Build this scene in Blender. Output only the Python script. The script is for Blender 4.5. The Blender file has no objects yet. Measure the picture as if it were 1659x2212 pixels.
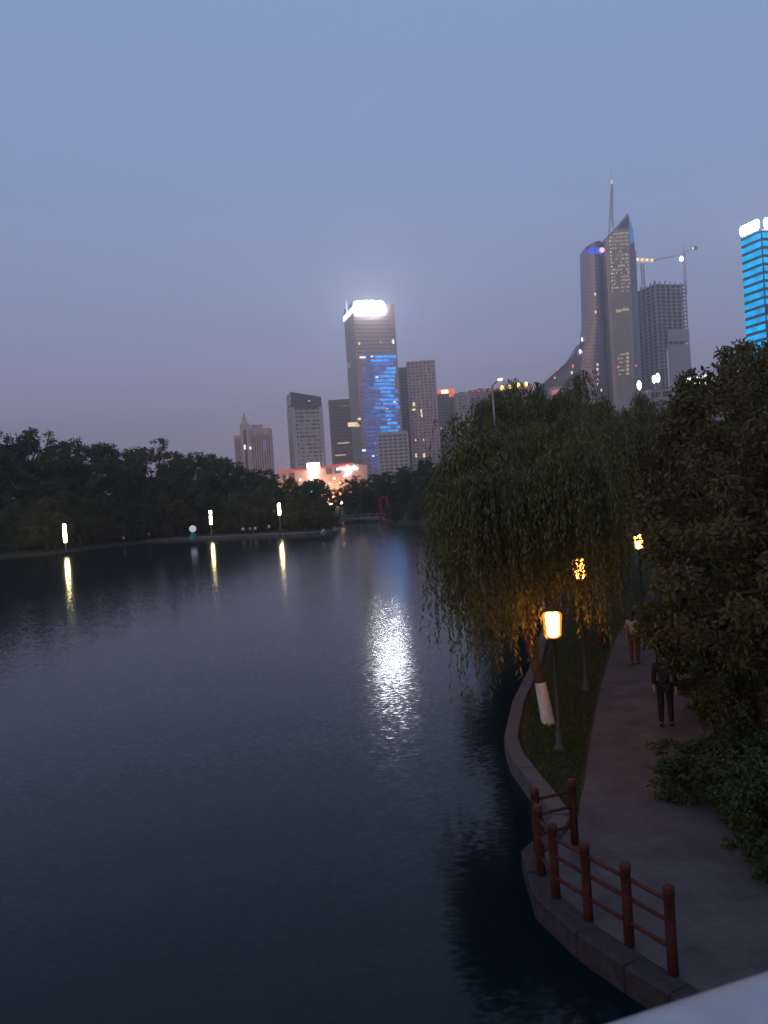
import bpy, bmesh, math, random
import numpy as np
from mathutils import Vector, Matrix
from mathutils.geometry import tessellate_polygon

scene = bpy.context.scene
COL = scene.collection
R = math.radians
rng = np.random.default_rng(11)
random.seed(11)

# ------------------------------------------------------------------ camera
PW, PH, PF = 1659.0, 2212.0, 1703.0
ROLL, PITCH, EYE = R(3.7), R(1.21), Vector((0, 0, 6.2))
FW = Vector((0, math.cos(PITCH), -math.sin(PITCH)))
U0 = Vector((0, math.sin(PITCH), math.cos(PITCH)))
CR = Vector((1, 0, 0)) * math.cos(ROLL) - U0 * math.sin(ROLL)
CU = Vector((1, 0, 0)) * math.sin(ROLL) + U0 * math.cos(ROLL)
cam_data = bpy.data.cameras.new("camera")
cam_data.sensor_fit = 'VERTICAL'
cam_data.sensor_height = 24.0
cam_data.lens = 24.0 * PF / PH
cam_data.clip_start = 0.05
cam_data.clip_end = 12000
cam_data.dof.use_dof = True
cam_data.dof.focus_distance = 70
cam_data.dof.aperture_fstop = 18.48 / 4.2
cam = bpy.data.objects.new("camera", cam_data)
COL.objects.link(cam)
cam.matrix_world = Matrix(((CR.x, CU.x, -FW.x, EYE.x), (CR.y, CU.y, -FW.y, EYE.y),
                           (CR.z, CU.z, -FW.z, EYE.z), (0, 0, 0, 1)))
scene.camera = cam

# ------------------------------------------------------------------ sky, sun, exposure
SUN_EL, SUN_AZ = R(-1.0), R(215)   # sun just set, behind and left of the camera
world = bpy.data.worlds.new("World")
scene.world = world
world.use_nodes = True
wn, wl = world.node_tree.nodes, world.node_tree.links
wn.clear()
w_out = wn.new('ShaderNodeOutputWorld')
w_bg = wn.new('ShaderNodeBackground')
w_sky = wn.new('ShaderNodeTexSky')
w_sky.sky_type = 'NISHITA'
w_sky.sun_disc = False
w_sky.sun_elevation = SUN_EL
w_sky.sun_rotation = SUN_AZ
w_sky.altitude = 50
w_sky.air_density = 1.0
w_sky.dust_density = 1.5
w_sky.ozone_density = 3.0
# thin even high cloud over the clear twilight sky: a smooth veil whose colour depends on height alone, all the way round
w_geo = wn.new('ShaderNodeTexCoord')
w_sep = wn.new('ShaderNodeSeparateXYZ')
w_ramp = wn.new('ShaderNodeValToRGB')
wl.new(w_geo.outputs['Generated'], w_sep.inputs[0])
wl.new(w_sep.outputs['Z'], w_ramp.inputs[0])
el = w_ramp.color_ramp.elements
el[0].position = 0.0
el[0].color = (0.390, 0.330, 0.430, 1)
el[1].position = 1.0
el[1].color = (0.130, 0.187, 0.314, 1)
for pos, c in ((0.08, (0.355, 0.322, 0.455, 1)), (0.2, (0.222, 0.256, 0.398, 1)), (0.36, (0.172, 0.232, 0.370, 1)), (0.55, (0.162, 0.230, 0.360, 1))):
    e = el.new(pos)
    e.color = c
w_mix = wn.new('ShaderNodeMix')
w_mix.data_type = 'RGBA'
w_mix.inputs[0].default_value = 0.85
wl.new(w_sky.outputs[0], w_mix.inputs[6])
wl.new(w_ramp.outputs[0], w_mix.inputs[7])
wl.new(w_mix.outputs[2], w_bg.inputs[0])
w_bg.inputs['Strength'].default_value = 1.8
wl.new(w_bg.outputs[0], w_out.inputs[0])

sun = bpy.data.lights.new("sun", 'SUN')
sun.energy = 1.7            # low afterglow of the set sun
sun.angle = R(40)
sun.color = (1.0, 0.70, 0.58)
sun_ob = bpy.data.objects.new("sun", sun)
COL.objects.link(sun_ob)
sun_ob.location = (-40, -50, 60)
sun_ob.rotation_euler = Vector((-math.sin(SUN_AZ), -math.cos(SUN_AZ), -math.tan(R(5)))).to_track_quat('-Z', 'Y').to_euler()

vs = scene.view_settings
vs.view_transform = 'Standard'
vs.look = 'None'
vs.exposure = 0
vs.gamma = 1
vs.use_curve_mapping = False
scene.cycles.use_denoising = True
scene.cycles.max_bounces = 6
scene.cycles.diffuse_bounces = 2
scene.cycles.glossy_bounces = 3
scene.cycles.transmission_bounces = 4
scene.cycles.volume_bounces = 0
scene.cycles.sample_clamp_indirect = 5
scene.cycles.caustics_reflective = False
scene.cycles.caustics_refractive = False

# ------------------------------------------------------------------ helpers
def ray(x, y):
    return FW + CR * ((x - PW / 2) / PF) - CU * ((y - PH / 2) / PF)
def on_z(x, y, z):
    d = ray(x, y)
    return EYE + d * ((z - EYE.z) / d.z)
def at(x, y, dist):
    d = ray(x, y)
    return EYE + d * (dist / d.y)

MATS = {}
def nodes_of(name):
    m = bpy.data.materials.new(name)
    m.use_nodes = True
    n = m.node_tree.nodes
    n.clear()
    out = n.new('ShaderNodeOutputMaterial')
    return m, n, m.node_tree.links, out
def mat(name, col, rough=0.7, spec=0.3, metal=0.0, var=0.25, scale=3.0, bump=0.0, col2=None):
    """procedural surface: two-tone noise colour, slight relief"""
    if name in MATS:
        return MATS[name]
    m, n, l, out = nodes_of(name)
    b = n.new('ShaderNodeBsdfPrincipled')
    tc = n.new('ShaderNodeTexCoord')
    nz = n.new('ShaderNodeTexNoise')
    nz.inputs['Scale'].default_value = scale
    nz.inputs['Detail'].default_value = 5
    nz.inputs['Roughness'].default_value = 0.65
    mx = n.new('ShaderNodeMix')
    mx.data_type = 'RGBA'
    c2 = col2 or tuple(c * (1 - var) for c in col)
    mx.inputs[6].default_value = (*c2, 1)
    mx.inputs[7].default_value = (*[min(1, c * (1 + var * 0.6)) for c in col], 1)
    mr = n.new('ShaderNodeMapRange')
    mr.inputs[1].default_value = 0.3
    mr.inputs[2].default_value = 0.7
    l.new(tc.outputs['Object'], nz.inputs['Vector'])
    l.new(nz.outputs[0], mr.inputs[0])
    l.new(mr.outputs[0], mx.inputs[0])
    l.new(mx.outputs[2], b.inputs['Base Color'])
    b.inputs['Roughness'].default_value = rough
    b.inputs['Specular IOR Level'].default_value = spec
    b.inputs['Metallic'].default_value = metal
    if bump:
        bp = n.new('ShaderNodeBump')
        bp.inputs['Strength'].default_value = bump
        bp.inputs['Distance'].default_value = 0.02
        l.new(nz.outputs[0], bp.inputs['Height'])
        l.new(bp.outputs[0], b.inputs['Normal'])
    l.new(b.outputs[0], out.inputs[0])
    MATS[name] = m
    return m
def glow(name, col, strength, sample=False, var=0.0, scale=1.0):
    if name in MATS:
        return MATS[name]
    m, n, l, out = nodes_of(name)
    e = n.new('ShaderNodeEmission')
    e.inputs[0].default_value = (*col, 1)
    e.inputs[1].default_value = strength
    if var:
        tc = n.new('ShaderNodeTexCoord')
        nz = n.new('ShaderNodeTexNoise')
        nz.inputs['Scale'].default_value = scale
        nz.inputs['Detail'].default_value = 2
        mr = n.new('ShaderNodeMapRange')
        mr.inputs[1].default_value = 0.3
        mr.inputs[2].default_value = 0.7
        mr.inputs[3].default_value = strength * (1 - var)
        mr.inputs[4].default_value = strength * (1 + var)
        l.new(tc.outputs['Object'], nz.inputs['Vector'])
        l.new(nz.outputs[0], mr.inputs[0])
        l.new(mr.outputs[0], e.inputs[1])
    l.new(e.outputs[0], out.inputs[0])
    if not sample:
        m.cycles.emission_sampling = 'NONE'
    MATS[name] = m
    return m
def leaf_mat(name, ca, cb, trans=0.25):
    if name in MATS:
        return MATS[name]
    m, n, l, out = nodes_of(name)
    geo = n.new('ShaderNodeNewGeometry')
    mx = n.new('ShaderNodeMix')
    mx.data_type = 'RGBA'
    mx.inputs[6].default_value = (*ca, 1)
    mx.inputs[7].default_value = (*cb, 1)
    l.new(geo.outputs['Random Per Island'], mx.inputs[0])
    b = n.new('ShaderNodeBsdfPrincipled')
    b.inputs['Roughness'].default_value = 0.55
    b.inputs['Specular IOR Level'].default_value = 0.25
    t = n.new('ShaderNodeBsdfTranslucent')
    ms = n.new('ShaderNodeMixShader')
    ms.inputs[0].default_value = trans
    l.new(mx.outputs[2], b.inputs['Base Color'])
    l.new(mx.outputs[2], t.inputs[0])
    l.new(b.outputs[0], ms.inputs[1])
    l.new(t.outputs[0], ms.inputs[2])
    l.new(ms.outputs[0], out.inputs[0])
    MATS[name] = m
    return m

class MB:
    """collects shapes, builds ONE mesh object"""
    def __init__(self):
        self.v, self.f = [], []
    def box(self, x0, x1, y0, y1, z0, z1):
        b = len(self.v)
        self.v += [(x0, y0, z0), (x1, y0, z0), (x1, y1, z0), (x0, y1, z0), (x0, y0, z1), (x1, y0, z1), (x1, y1, z1), (x0, y1, z1)]
        self.f += [(b, b + 3, b + 2, b + 1), (b + 4, b + 5, b + 6, b + 7), (b, b + 1, b + 5, b + 4), (b + 1, b + 2, b + 6, b + 5), (b + 2, b + 3, b + 7, b + 6), (b + 3, b, b + 4, b + 7)]
        return self
    def prism(self, pts, z0, z1):
        """pts counter-clockwise xy; z1 may be a list of heights"""
        b, n = len(self.v), len(pts)
        zt = z1 if isinstance(z1, (list, tuple)) else [z1] * n
        self.v += [(p[0], p[1], z0) for p in pts] + [(p[0], p[1], z) for p, z in zip(pts, zt)]
        self.f += [tuple(range(b + n - 1, b - 1, -1)), tuple(range(b + n, b + 2 * n))]
        self.f += [(b + i, b + (i + 1) % n, b + n + (i + 1) % n, b + n + i) for i in range(n)]
        return self
    def tube(self, pts, rad, n=8, cap=True):
        pts = [Vector(p) for p in pts]
        if not isinstance(rad, (list, tuple)):
            rad = [rad] * len(pts)
        b = len(self.v)
        ref = None
        for i, p in enumerate(pts):
            d = (pts[min(i + 1, len(pts) - 1)] - pts[max(i - 1, 0)]).normalized()
            if ref is None:
                ref = Vector((1, 0, 0)) if abs(d.x) < 0.9 else Vector((0, 1, 0))
            s = d.cross(ref).normalized()
            t = s.cross(d).normalized()
            ref = t
            for k in range(n):
                a = 2 * math.pi * k / n
                self.v.append(tuple(p + (s * math.cos(a) + t * math.sin(a)) * rad[i]))
        for i in range(len(pts) - 1):
            for k in range(n):
                self.f.append((b + i * n + k, b + i * n + (k + 1) % n, b + (i + 1) * n + (k + 1) % n, b + (i + 1) * n + k))
        if cap:
            self.f.append(tuple(b + k for k in range(n - 1, -1, -1)))
            self.f.append(tuple(b + (len(pts) - 1) * n + k for k in range(n)))
        return self
    def lathe(self, prof, n=16, c=(0, 0)):
        b = len(self.v)
        for (r, z) in prof:
            for k in range(n):
                a = 2 * math.pi * k / n
                self.v.append((c[0] + r * math.cos(a), c[1] + r * math.sin(a), z))
        for i in range(len(prof) - 1):
            for k in range(n):
                self.f.append((b + i * n + k, b + i * n + (k + 1) % n, b + (i + 1) * n + (k + 1) % n, b + (i + 1) * n + k))
        self.f.append(tuple(b + k for k in range(n - 1, -1, -1)))
        self.f.append(tuple(b + (len(prof) - 1) * n + k for k in range(n)))
        return self
    def build(self, name, m, parent=None, smooth=False, kind=None, label=None):
        me = bpy.data.meshes.new(name)
        me.from_pydata(self.v, [], self.f)
        me.materials.append(m)
        if smooth:
            me.polygons.foreach_set('use_smooth', [True] * len(me.polygons))
        return link(name, me, parent, kind, label)
def link(name, me, parent=None, kind=None, label=None):
    o = bpy.data.objects.new(name, me)
    COL.objects.link(o)
    if parent:
        o.parent = parent
    if kind:
        o["kind"] = kind
    if label:
        o["label"] = label
    return o
def tag(o, label, cat, group=None):
    o["label"] = label
    o["category"] = cat
    if group:
        o["group"] = group
    return o
def empty(name, loc, rz=0.0, label=None, cat=None, group=None):
    o = bpy.data.objects.new(name, None)
    o.empty_display_size = 0.2
    COL.objects.link(o)
    o.location = loc
    o.rotation_euler = (0, 0, rz)
    if label:
        tag(o, label, cat, group)
    return o
def copy_tree(o, parent=None):
    c = o.copy()
    COL.objects.link(c)
    if parent:
        c.parent = parent
    for ch in list(o.children):
        copy_tree(ch, c)
    return c
ORD = ["first", "second", "third", "fourth", "fifth", "sixth", "seventh", "eighth", "ninth", "tenth", "eleventh", "twelfth",
       "thirteenth", "fourteenth", "fifteenth", "sixteenth", "seventeenth", "eighteenth", "nineteenth", "twentieth"]

def leaves_mesh(name, pos, along, side, ln, wd, m):
    """many small diamond leaves as one mesh (numpy arrays)"""
    n = len(pos)
    along = along / np.maximum(np.linalg.norm(along, axis=1, keepdims=True), 1e-6)
    side = side - along * np.sum(side * along, axis=1, keepdims=True)
    side = side / np.maximum(np.linalg.norm(side, axis=1, keepdims=True), 1e-6)
    L, Wd = ln[:, None], wd[:, None]
    v = np.empty((n, 4, 3))
    v[:, 0] = pos
    v[:, 1] = pos + along * L * 0.45 + side * Wd * 0.5
    v[:, 2] = pos + along * L
    v[:, 3] = pos + along * L * 0.45 - side * Wd * 0.5
    me = bpy.data.meshes.new(name)
    me.vertices.add(n * 4)
    me.vertices.foreach_set('co', v.reshape(-1))
    me.loops.add(n * 4)
    me.loops.foreach_set('vertex_index', np.arange(n * 4, dtype=np.int32))
    me.polygons.add(n)
    me.polygons.foreach_set('loop_start', np.arange(0, n * 4, 4, dtype=np.int32))
    me.polygons.foreach_set('loop_total', np.full(n, 4, dtype=np.int32))
    me.update(calc_edges=True)
    me.materials.append(m)
    return me

# ------------------------------------------------------------------ ground, lake, path
LAKE = [(9, -80), (5.5, -20), (3.4, 4), (2.77, 8.42), (2.43, 8.96), (2.07, 9.67), (1.74, 10.61), (1.79, 11.98), (2.27, 12.58),
        (2.53, 13.09), (2.47, 14.11), (2.43, 14.57), (2.3, 16.15), (2.36, 17.36), (3.04, 20.3), (4.28, 24.35), (6.5, 33), (9, 48),
        (12, 75), (15, 110), (13, 130), (10.1, 134.7), (6.3, 137), (1.5, 144), (0.6, 170), (1.0, 182), (3, 235), (-9, 240),
        (-11.5, 184), (-10.8, 160), (-8.8, 131), (-13, 129), (-21.6, 134.5), (-36, 142), (-44.8, 146), (-49.6, 133.3),
        (-52.7, 125.6), (-58.7, 119.6), (-75, 110), (-110, 90), (-140, 20), (-130, -80)]
BIG = 3000.0
LAND_Z = 0.6
WATER_Z = 0.3
outer = [(-BIG, -BIG), (BIG, -BIG), (BIG, BIG), (-BIG, BIG)]
tri = tessellate_polygon([[Vector((x, y, 0)) for x, y in outer], [Vector((x, y, 0)) for x, y in LAKE]])
vv = outer + LAKE
nv = len(vv)
verts = [(x, y, LAND_Z) for x, y in vv]
faces = []
for t in tri:
    a, b, c = [Vector(verts[i]) for i in t]
    faces.append(tuple(t) if (b - a).cross(c - a).z > 0 else tuple(reversed(t)))
nl = len(LAKE)
base = len(verts)
verts += [(x, y, -1.5) for x, y in LAKE]
for i in range(nl):
    j = (i + 1) % nl
    faces.append((4 + i, 4 + j, base + j, base + i))
me = bpy.data.meshes.new("ground")
me.from_pydata(verts, [], faces)
me.materials.append(mat("soil", (0.055, 0.055, 0.035), 0.95, 0.1, var=0.5, scale=0.6, bump=0.4, col2=(0.03, 0.04, 0.018)))
link("ground", me, None, "structure")

# lake water: smooth dielectric over dark depth, small wind ripples
m_w, n, l, out = nodes_of("lake_water")
pb = n.new('ShaderNodeBsdfPrincipled')
pb.inputs['Base Color'].default_value = (0.003, 0.011, 0.014, 1)
pb.inputs['Roughness'].default_value = 0.115
pb.inputs['Specular IOR Level'].default_value = 0.33
pb.inputs['IOR'].default_value = 1.333
geo = n.new('ShaderNodeNewGeometry')
acc = None
for (sx, sy, amp, det) in ((1.2, 2.0, 0.022, 2.0), (7.0, 11.0, 0.185, 2.0)):
    mp = n.new('ShaderNodeMapping')
    mp.inputs['Scale'].default_value = (sx, sy, 1)
    mp.inputs['Rotation'].default_value = (0, 0, R(12))
    nz = n.new('ShaderNodeTexNoise')
    nz.inputs['Scale'].default_value = 1.0
    nz.inputs['Detail'].default_value = det
    sub = n.new('ShaderNodeVectorMath')
    sub.operation = 'SUBTRACT'
    sub.inputs[1].default_value = (0.5, 0.5, 0.5)
    mul = n.new('ShaderNodeVectorMath')
    mul.operation = 'MULTIPLY'
    mul.inputs[1].default_value = (amp * 0.7, amp, 0)
    l.new(geo.outputs['Position'], mp.inputs['Vector'])
    l.new(mp.outputs[0], nz.inputs['Vector'])
    l.new(nz.outputs['Color'], sub.inputs[0])
    l.new(sub.outputs[0], mul.inputs[0])
    if acc is None:
        acc = mul
    else:
        ad = n.new('ShaderNodeVectorMath')
        ad.operation = 'ADD'
        l.new(acc.outputs[0], ad.inputs[0])
        l.new(mul.outputs[0], ad.inputs[1])
        acc = ad
patch = n.new('ShaderNodeTexNoise')      # calm and ruffled patches
patch.inputs['Scale'].default_value = 0.045
patch.inputs['Detail'].default_value = 3
pr_ = n.new('ShaderNodeMapRange')
pr_.inputs[1].default_value = 0.35
pr_.inputs[2].default_value = 0.65
pr_.inputs[3].default_value = 0.62
pr_.inputs[4].default_value = 1.1
sc_ = n.new('ShaderNodeVectorMath')
sc_.operation = 'SCALE'
l.new(geo.outputs['Position'], patch.inputs['Vector'])
l.new(patch.outputs[0], pr_.inputs[0])
l.new(acc.outputs[0], sc_.inputs[0])
l.new(pr_.outputs[0], sc_.inputs['Scale'])
acc = sc_
ad = n.new('ShaderNodeVectorMath')
ad.operation = 'ADD'
ad.inputs[1].default_value = (0, -0.020, 1)   # wind ripples lean towards the bridge
nm = n.new('ShaderNodeVectorMath')
nm.operation = 'NORMALIZE'
l.new(acc.outputs[0], ad.inputs[0])
l.new(ad.outputs[0], nm.inputs[0])
l.new(nm.outputs[0], pb.inputs['Normal'])
l.new(pb.outputs[0], out.inputs[0])
me = bpy.data.meshes.new("water")
me.from_pydata([(-160, -120, WATER_Z), (40, -120, WATER_Z), (40, 260, WATER_Z), (-160, 260, WATER_Z)], [], [(0, 1, 2, 3)])
me.materials.append(m_w)
link("water", me, None, "structure")

def sheet(name, pts, z, m, kind="structure"):
    t3 = tessellate_polygon([[Vector((x, y, 0)) for x, y in pts]])
    fs = []
    for t in t3:
        a, b, c = [Vector((*pts[i], 0)) for i in t]
        fs.append(tuple(t) if (b - a).cross(c - a).z > 0 else tuple(reversed(t)))
    me = bpy.data.meshes.new(name)
    me.from_pydata([(x, y, z) for x, y in pts], [], fs)
    me.materials.append(m)
    return link(name, me, None, kind)

PATH_L = [(2.72, 12.75), (3.35, 14.41), (4.14, 16.99), (5.06, 19.81), (6.41, 23.72), (7.9, 27.8), (10.4, 33), (13.2, 40), (16.5, 49), (22, 62)]
PATH_R = [(26, 61), (19.2, 48), (15.8, 39), (12.9, 31.6), (10.3, 26.3), (8.6, 22.5), (7.1, 18.8), (6.3, 15.8), (5.9, 13), (5.6, 10), (6.4, 4), (7.6, -6)]
EDGE = [(3.7, 4), (3.07, 8.5), (2.72, 9.1), (2.36, 9.8), (2.04, 10.66), (2.08, 11.9), (2.45, 12.4)]
m_path = mat("path_paving", (0.110, 0.100, 0.100), 0.85, 0.25, var=0.35, scale=1.4, bump=0.5)
_n, _l = m_path.node_tree.nodes, m_path.node_tree.links
_b = next(q for q in _n if q.type == 'BSDF_PRINCIPLED')
_src = _b.inputs['Base Color'].links[0].from_socket
_br = _n.new('ShaderNodeTexBrick')
_br.inputs['Scale'].default_value = 1.0
_br.inputs['Mortar Size'].default_value = 0.012
_br.inputs['Brick Width'].default_value = 0.6
_br.inputs['Row Height'].default_value = 0.4
_br.inputs['Color1'].default_value = (1, 1, 1, 1)
_br.inputs['Color2'].default_value = (0.88, 0.87, 0.87, 1)
_br.inputs['Mortar'].default_value = (0.84, 0.83, 0.82, 1)
_mp = _n.new('ShaderNodeMapping')
_mp.inputs['Rotation'].default_value = (0, 0, R(-18))
_tc = _n.new('ShaderNodeTexCoord')
_mx = _n.new('ShaderNodeMix')
_mx.data_type = 'RGBA'
_mx.blend_type = 'MULTIPLY'
_mx.inputs[0].default_value = 1.0
_l.new(_tc.outputs['Object'], _mp.inputs['Vector'])
_l.new(_mp.outputs[0], _br.inputs['Vector'])
_l.new(_src, _mx.inputs[6])
_l.new(_br.outputs['Color'], _mx.inputs[7])
_l.new(_mx.outputs[2], _b.inputs['Base Color'])
sheet("path", [(5.6, -6)] + EDGE + PATH_L + PATH_R, LAND_Z + 0.004, m_path)
GRASS = [(2.5, 12.95), (2.75, 13.2), (3.28, 14.45), (4.06, 17.0), (4.98, 19.83), (6.33, 23.75), (7.82, 27.85), (10.3, 33.05), (8.6, 36), (7.0, 33), (4.7, 24.35), (3.4, 20.2), (2.72, 17.36), (2.66, 16.2), (2.78, 14.65), (2.8, 14.1)]
GRASS = [(2.95, 13.2), (3.28, 14.45), (4.06, 17.0), (4.98, 19.83), (6.33, 23.75), (7.82, 27.85), (10.3, 33.05), (8.6, 36), (7.0, 33), (4.7, 24.35), (3.4, 20.2), (2.74, 17.36), (2.66, 16.2), (2.78, 14.65), (2.84, 13.2)]
sheet("lawn", GRASS, LAND_Z + 0.008, mat("lawn_soil", (0.05, 0.062, 0.022), 0.95, 0.1, var=0.5, scale=5, bump=0.5))
# grass blades on the verge
def inside(px, py, poly):
    c = np.zeros(len(px), bool)
    j = len(poly) - 1
    for i in range(len(poly)):
        xi, yi = poly[i]
        xj, yj = poly[j]
        c ^= ((yi > py) != (yj > py)) & (px < (xj - xi) * (py - yi) / (yj - yi + 1e-9) + xi)
        j = i
    return c
gx = rng.uniform(2.5, 10.5, 160000)
gy = rng.uniform(13, 34, 160000)
ok = inside(gx, gy, GRASS)
ok &= rng.random(160000) < np.clip(1.35 - (gy - 13) / 22, 0.25, 1)
gx, gy = gx[ok], gy[ok]
k = len(gx)
al = np.stack([rng.normal(0, .45, k), rng.normal(0, .45, k), np.ones(k)], 1)
sd = np.stack([rng.normal(0, 1, k), rng.normal(0, 1, k), np.zeros(k)], 1)
gm = leaves_mesh("grass", np.stack([gx, gy, np.full(k, LAND_Z + 0.006)], 1), al, sd, rng.uniform(.05, .12, k), rng.uniform(.012, .022, k),
                 leaf_mat("grass_blade", (0.035, 0.06, 0.015), (0.085, 0.10, 0.03), 0.2))
link("grass", gm, None, "stuff")["label"] = "short green grass on the verge between kerb and path"

# kerb stones along the water's edge
m_stone = mat("kerb_granite", (0.10, 0.09, 0.085), 0.8, 0.3, var=0.3, scale=6, bump=0.6)
def polyline(pts, step):
    out = []
    for (a, b) in zip(pts[:-1], pts[1:]):
        a, b = Vector(a), Vector(b)
        nseg = max(1, round((b - a).length / step))
        for i in range(nseg):
            out.append((a.lerp(b, i / nseg), a.lerp(b, (i + 1) / nseg)))
    return out
def kerb_run(name, pts, step, w, z0, z1, label, inset=0.03, m=None):
    root = empty(name, (pts[0][0], pts[0][1], z0))
    root["kind"] = "structure"
    root["label"] = label
    for (a, b) in polyline(pts, step):
        d = (b - a)
        L = d.length - 0.014
        nrm = Vector((d.y, -d.x)).normalized()
        c = (a + b) / 2 + nrm * (w / 2 - inset)
        mb = MB().box(-L / 2, L / 2, -w / 2, w / 2, 0, z1 - z0 + random.uniform(-.008, .008))
        o = mb.build("kerb_stone", m or m_stone, root)
        bev = o.modifiers.new("bevel", 'BEVEL')
        bev.width = 0.015
        bev.segments = 1
        o.location = (c.x - pts[0][0], c.y - pts[0][1], 0)
        o.rotation_euler = (0, 0, math.atan2(d.y, d.x) + random.uniform(-.01, .01))
    return root
kerb_run("bank_kerb", LAKE[8:17], 0.9, 0.30, 0.1, LAND_Z + 0.09, "pale stone kerb curving along the grass bank")
kerb_run("platform_kerb", LAKE[2:9], 0.8, 0.32, 0.05, LAND_Z + 0.03, "stone edging of the waterside platform, shade painted into its dark colour", m=mat("platform_stone_shaded", (0.055, 0.046, 0.046), 0.85, 0.2, var=0.4, scale=5, bump=0.6))  # darker copy of the kerb stone: shade over the platform put into its colour
# far left bank: paved promenade edge
kerb_run("promenade_edge", LAKE[30:35], 3.0, 2.2, -0.2, LAND_Z + 0.25, "pale stone promenade edge along the far left bank")

# ------------------------------------------------------------------ trees
BARK = mat("bark", (0.07, 0.055, 0.042), 0.95, 0.1, var=0.5, scale=8, bump=0.8)
LIME = mat("whitewash", (0.58, 0.56, 0.52), 0.9, 0.1, var=0.25, scale=6, bump=0.5, col2=(0.40, 0.37, 0.33))
LEAF_DARK = leaf_mat("leaf_dark_green", (0.034, 0.052, 0.014), (0.072, 0.101, 0.026))
LEAF_MID = leaf_mat("leaf_mid_green", (0.040, 0.055, 0.015), (0.086, 0.099, 0.026))
LEAF_OLIVE = leaf_mat("leaf_olive", (0.061, 0.057, 0.015), (0.116, 0.105, 0.026))
LEAF_WILLOW = leaf_mat("leaf_willow", (0.081, 0.087, 0.025), (0.161, 0.159, 0.044), 0.3)
LEAF_RUST = leaf_mat("leaf_brown_green", (0.065, 0.060, 0.018), (0.120, 0.107, 0.031))

def rand_dirs(k):
    d = rng.normal(0, 1, (k, 3))
    return d / np.linalg.norm(d, axis=1, keepdims=True)

def broad_meshes(seed, h, rad, leaf, n_leaf, m, crown_lo=0.22, stretch=1.0):
    """returns (trunk mesh, crown mesh) of a lobed broadleaf tree, base at origin"""
    global rng
    rng = np.random.default_rng(seed)
    rs = random.Random(seed)
    lobes = []
    nl = rs.randint(8, 11)
    for i in range(nl):
        a = 2 * math.pi * i / nl * 1.618 * 2 + rs.uniform(-.4, .4)
        t = (i + 0.5) / nl
        z = h * (crown_lo + 0.14 + t * (0.80 - crown_lo))
        rr = rad * (0.62 * math.sqrt(max(0.05, 1 - ((t - 0.35) / 0.72) ** 2))) * rs.uniform(0.7, 1.15)
        lr = rad * rs.uniform(0.38, 0.56) * (1 - 0.35 * max(0, t - 0.6) / 0.4)
        lobes.append((Vector((math.cos(a) * rr, math.sin(a) * rr, z)), lr))
    P, N = [], []
    wts = np.array([lr ** 2 for _, lr in lobes])
    wts /= wts.sum()
    for (c, lr), w in zip(lobes, wts):
        kk = int(n_leaf * w)
        nsub = 26
        sd = rand_dirs(nsub)
        sr = lr * (0.62 + 0.42 * rng.random(nsub))
        sc = np.array(c)[None] + sd * sr[:, None] * np.array([1, 1, 0.85 * stretch])[None]
        idx = rng.integers(0, nsub, kk)
        spread = lr * (0.20 + 0.12 * rng.random(nsub))
        off = rand_dirs(kk) * (rng.random(kk) ** 0.45)[:, None] * spread[idx][:, None]
        off[:, 2] *= 0.75
        P.append(sc[idx] + off)
        N.append(sd[idx] * 0.6 + off / np.maximum(np.linalg.norm(off, axis=1, keepdims=True), 1e-6) * 0.6)
    P, N = np.concatenate(P), np.concatenate(N)
    k = len(P)
    al = rand_dirs(k) + np.array([0, 0, -0.35])[None] + N * 0.3
    sd = np.cross(N + rng.normal(0, .5, (k, 3)), al)
    cm = leaves_mesh("crown", P, al, sd, leaf * rng.uniform(.6, 1.35, k), leaf * rng.uniform(.35, .65, k), m)
    mb = MB()
    r0 = 0.022 * h + 0.04
    top = Vector((rs.uniform(-.05, .05) * rad, rs.uniform(-.05, .05) * rad, h * (crown_lo + 0.2)))
    mb.tube([(0, 0, -0.1), (0.02 * h * rs.uniform(-1, 1), 0.02 * h * rs.uniform(-1, 1), h * crown_lo * 0.55), tuple(top), (top.x, top.y, h * 0.72)],
            [r0 * 1.25, r0, r0 * 0.75, r0 * 0.2], 9)
    for c, lr in lobes:
        s = Vector((top.x, top.y, min(c.z * 0.8, h * (crown_lo + 0.05 + 0.25 * rs.random()))))
        mid = s.lerp(c, 0.5) + Vector((0, 0, 0.06 * h * rs.random()))
        mb.tube([tuple(s), tuple(mid), tuple(c)], [r0 * 0.45, r0 * 0.28, r0 * 0.08], 6)
    tm = bpy.data.meshes.new("trunk")
    tm.from_pydata(mb.v, [], mb.f)
    tm.materials.append(BARK)
    tm.polygons.foreach_set('use_smooth', [True] * len(tm.polygons))
    return tm, cm

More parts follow.
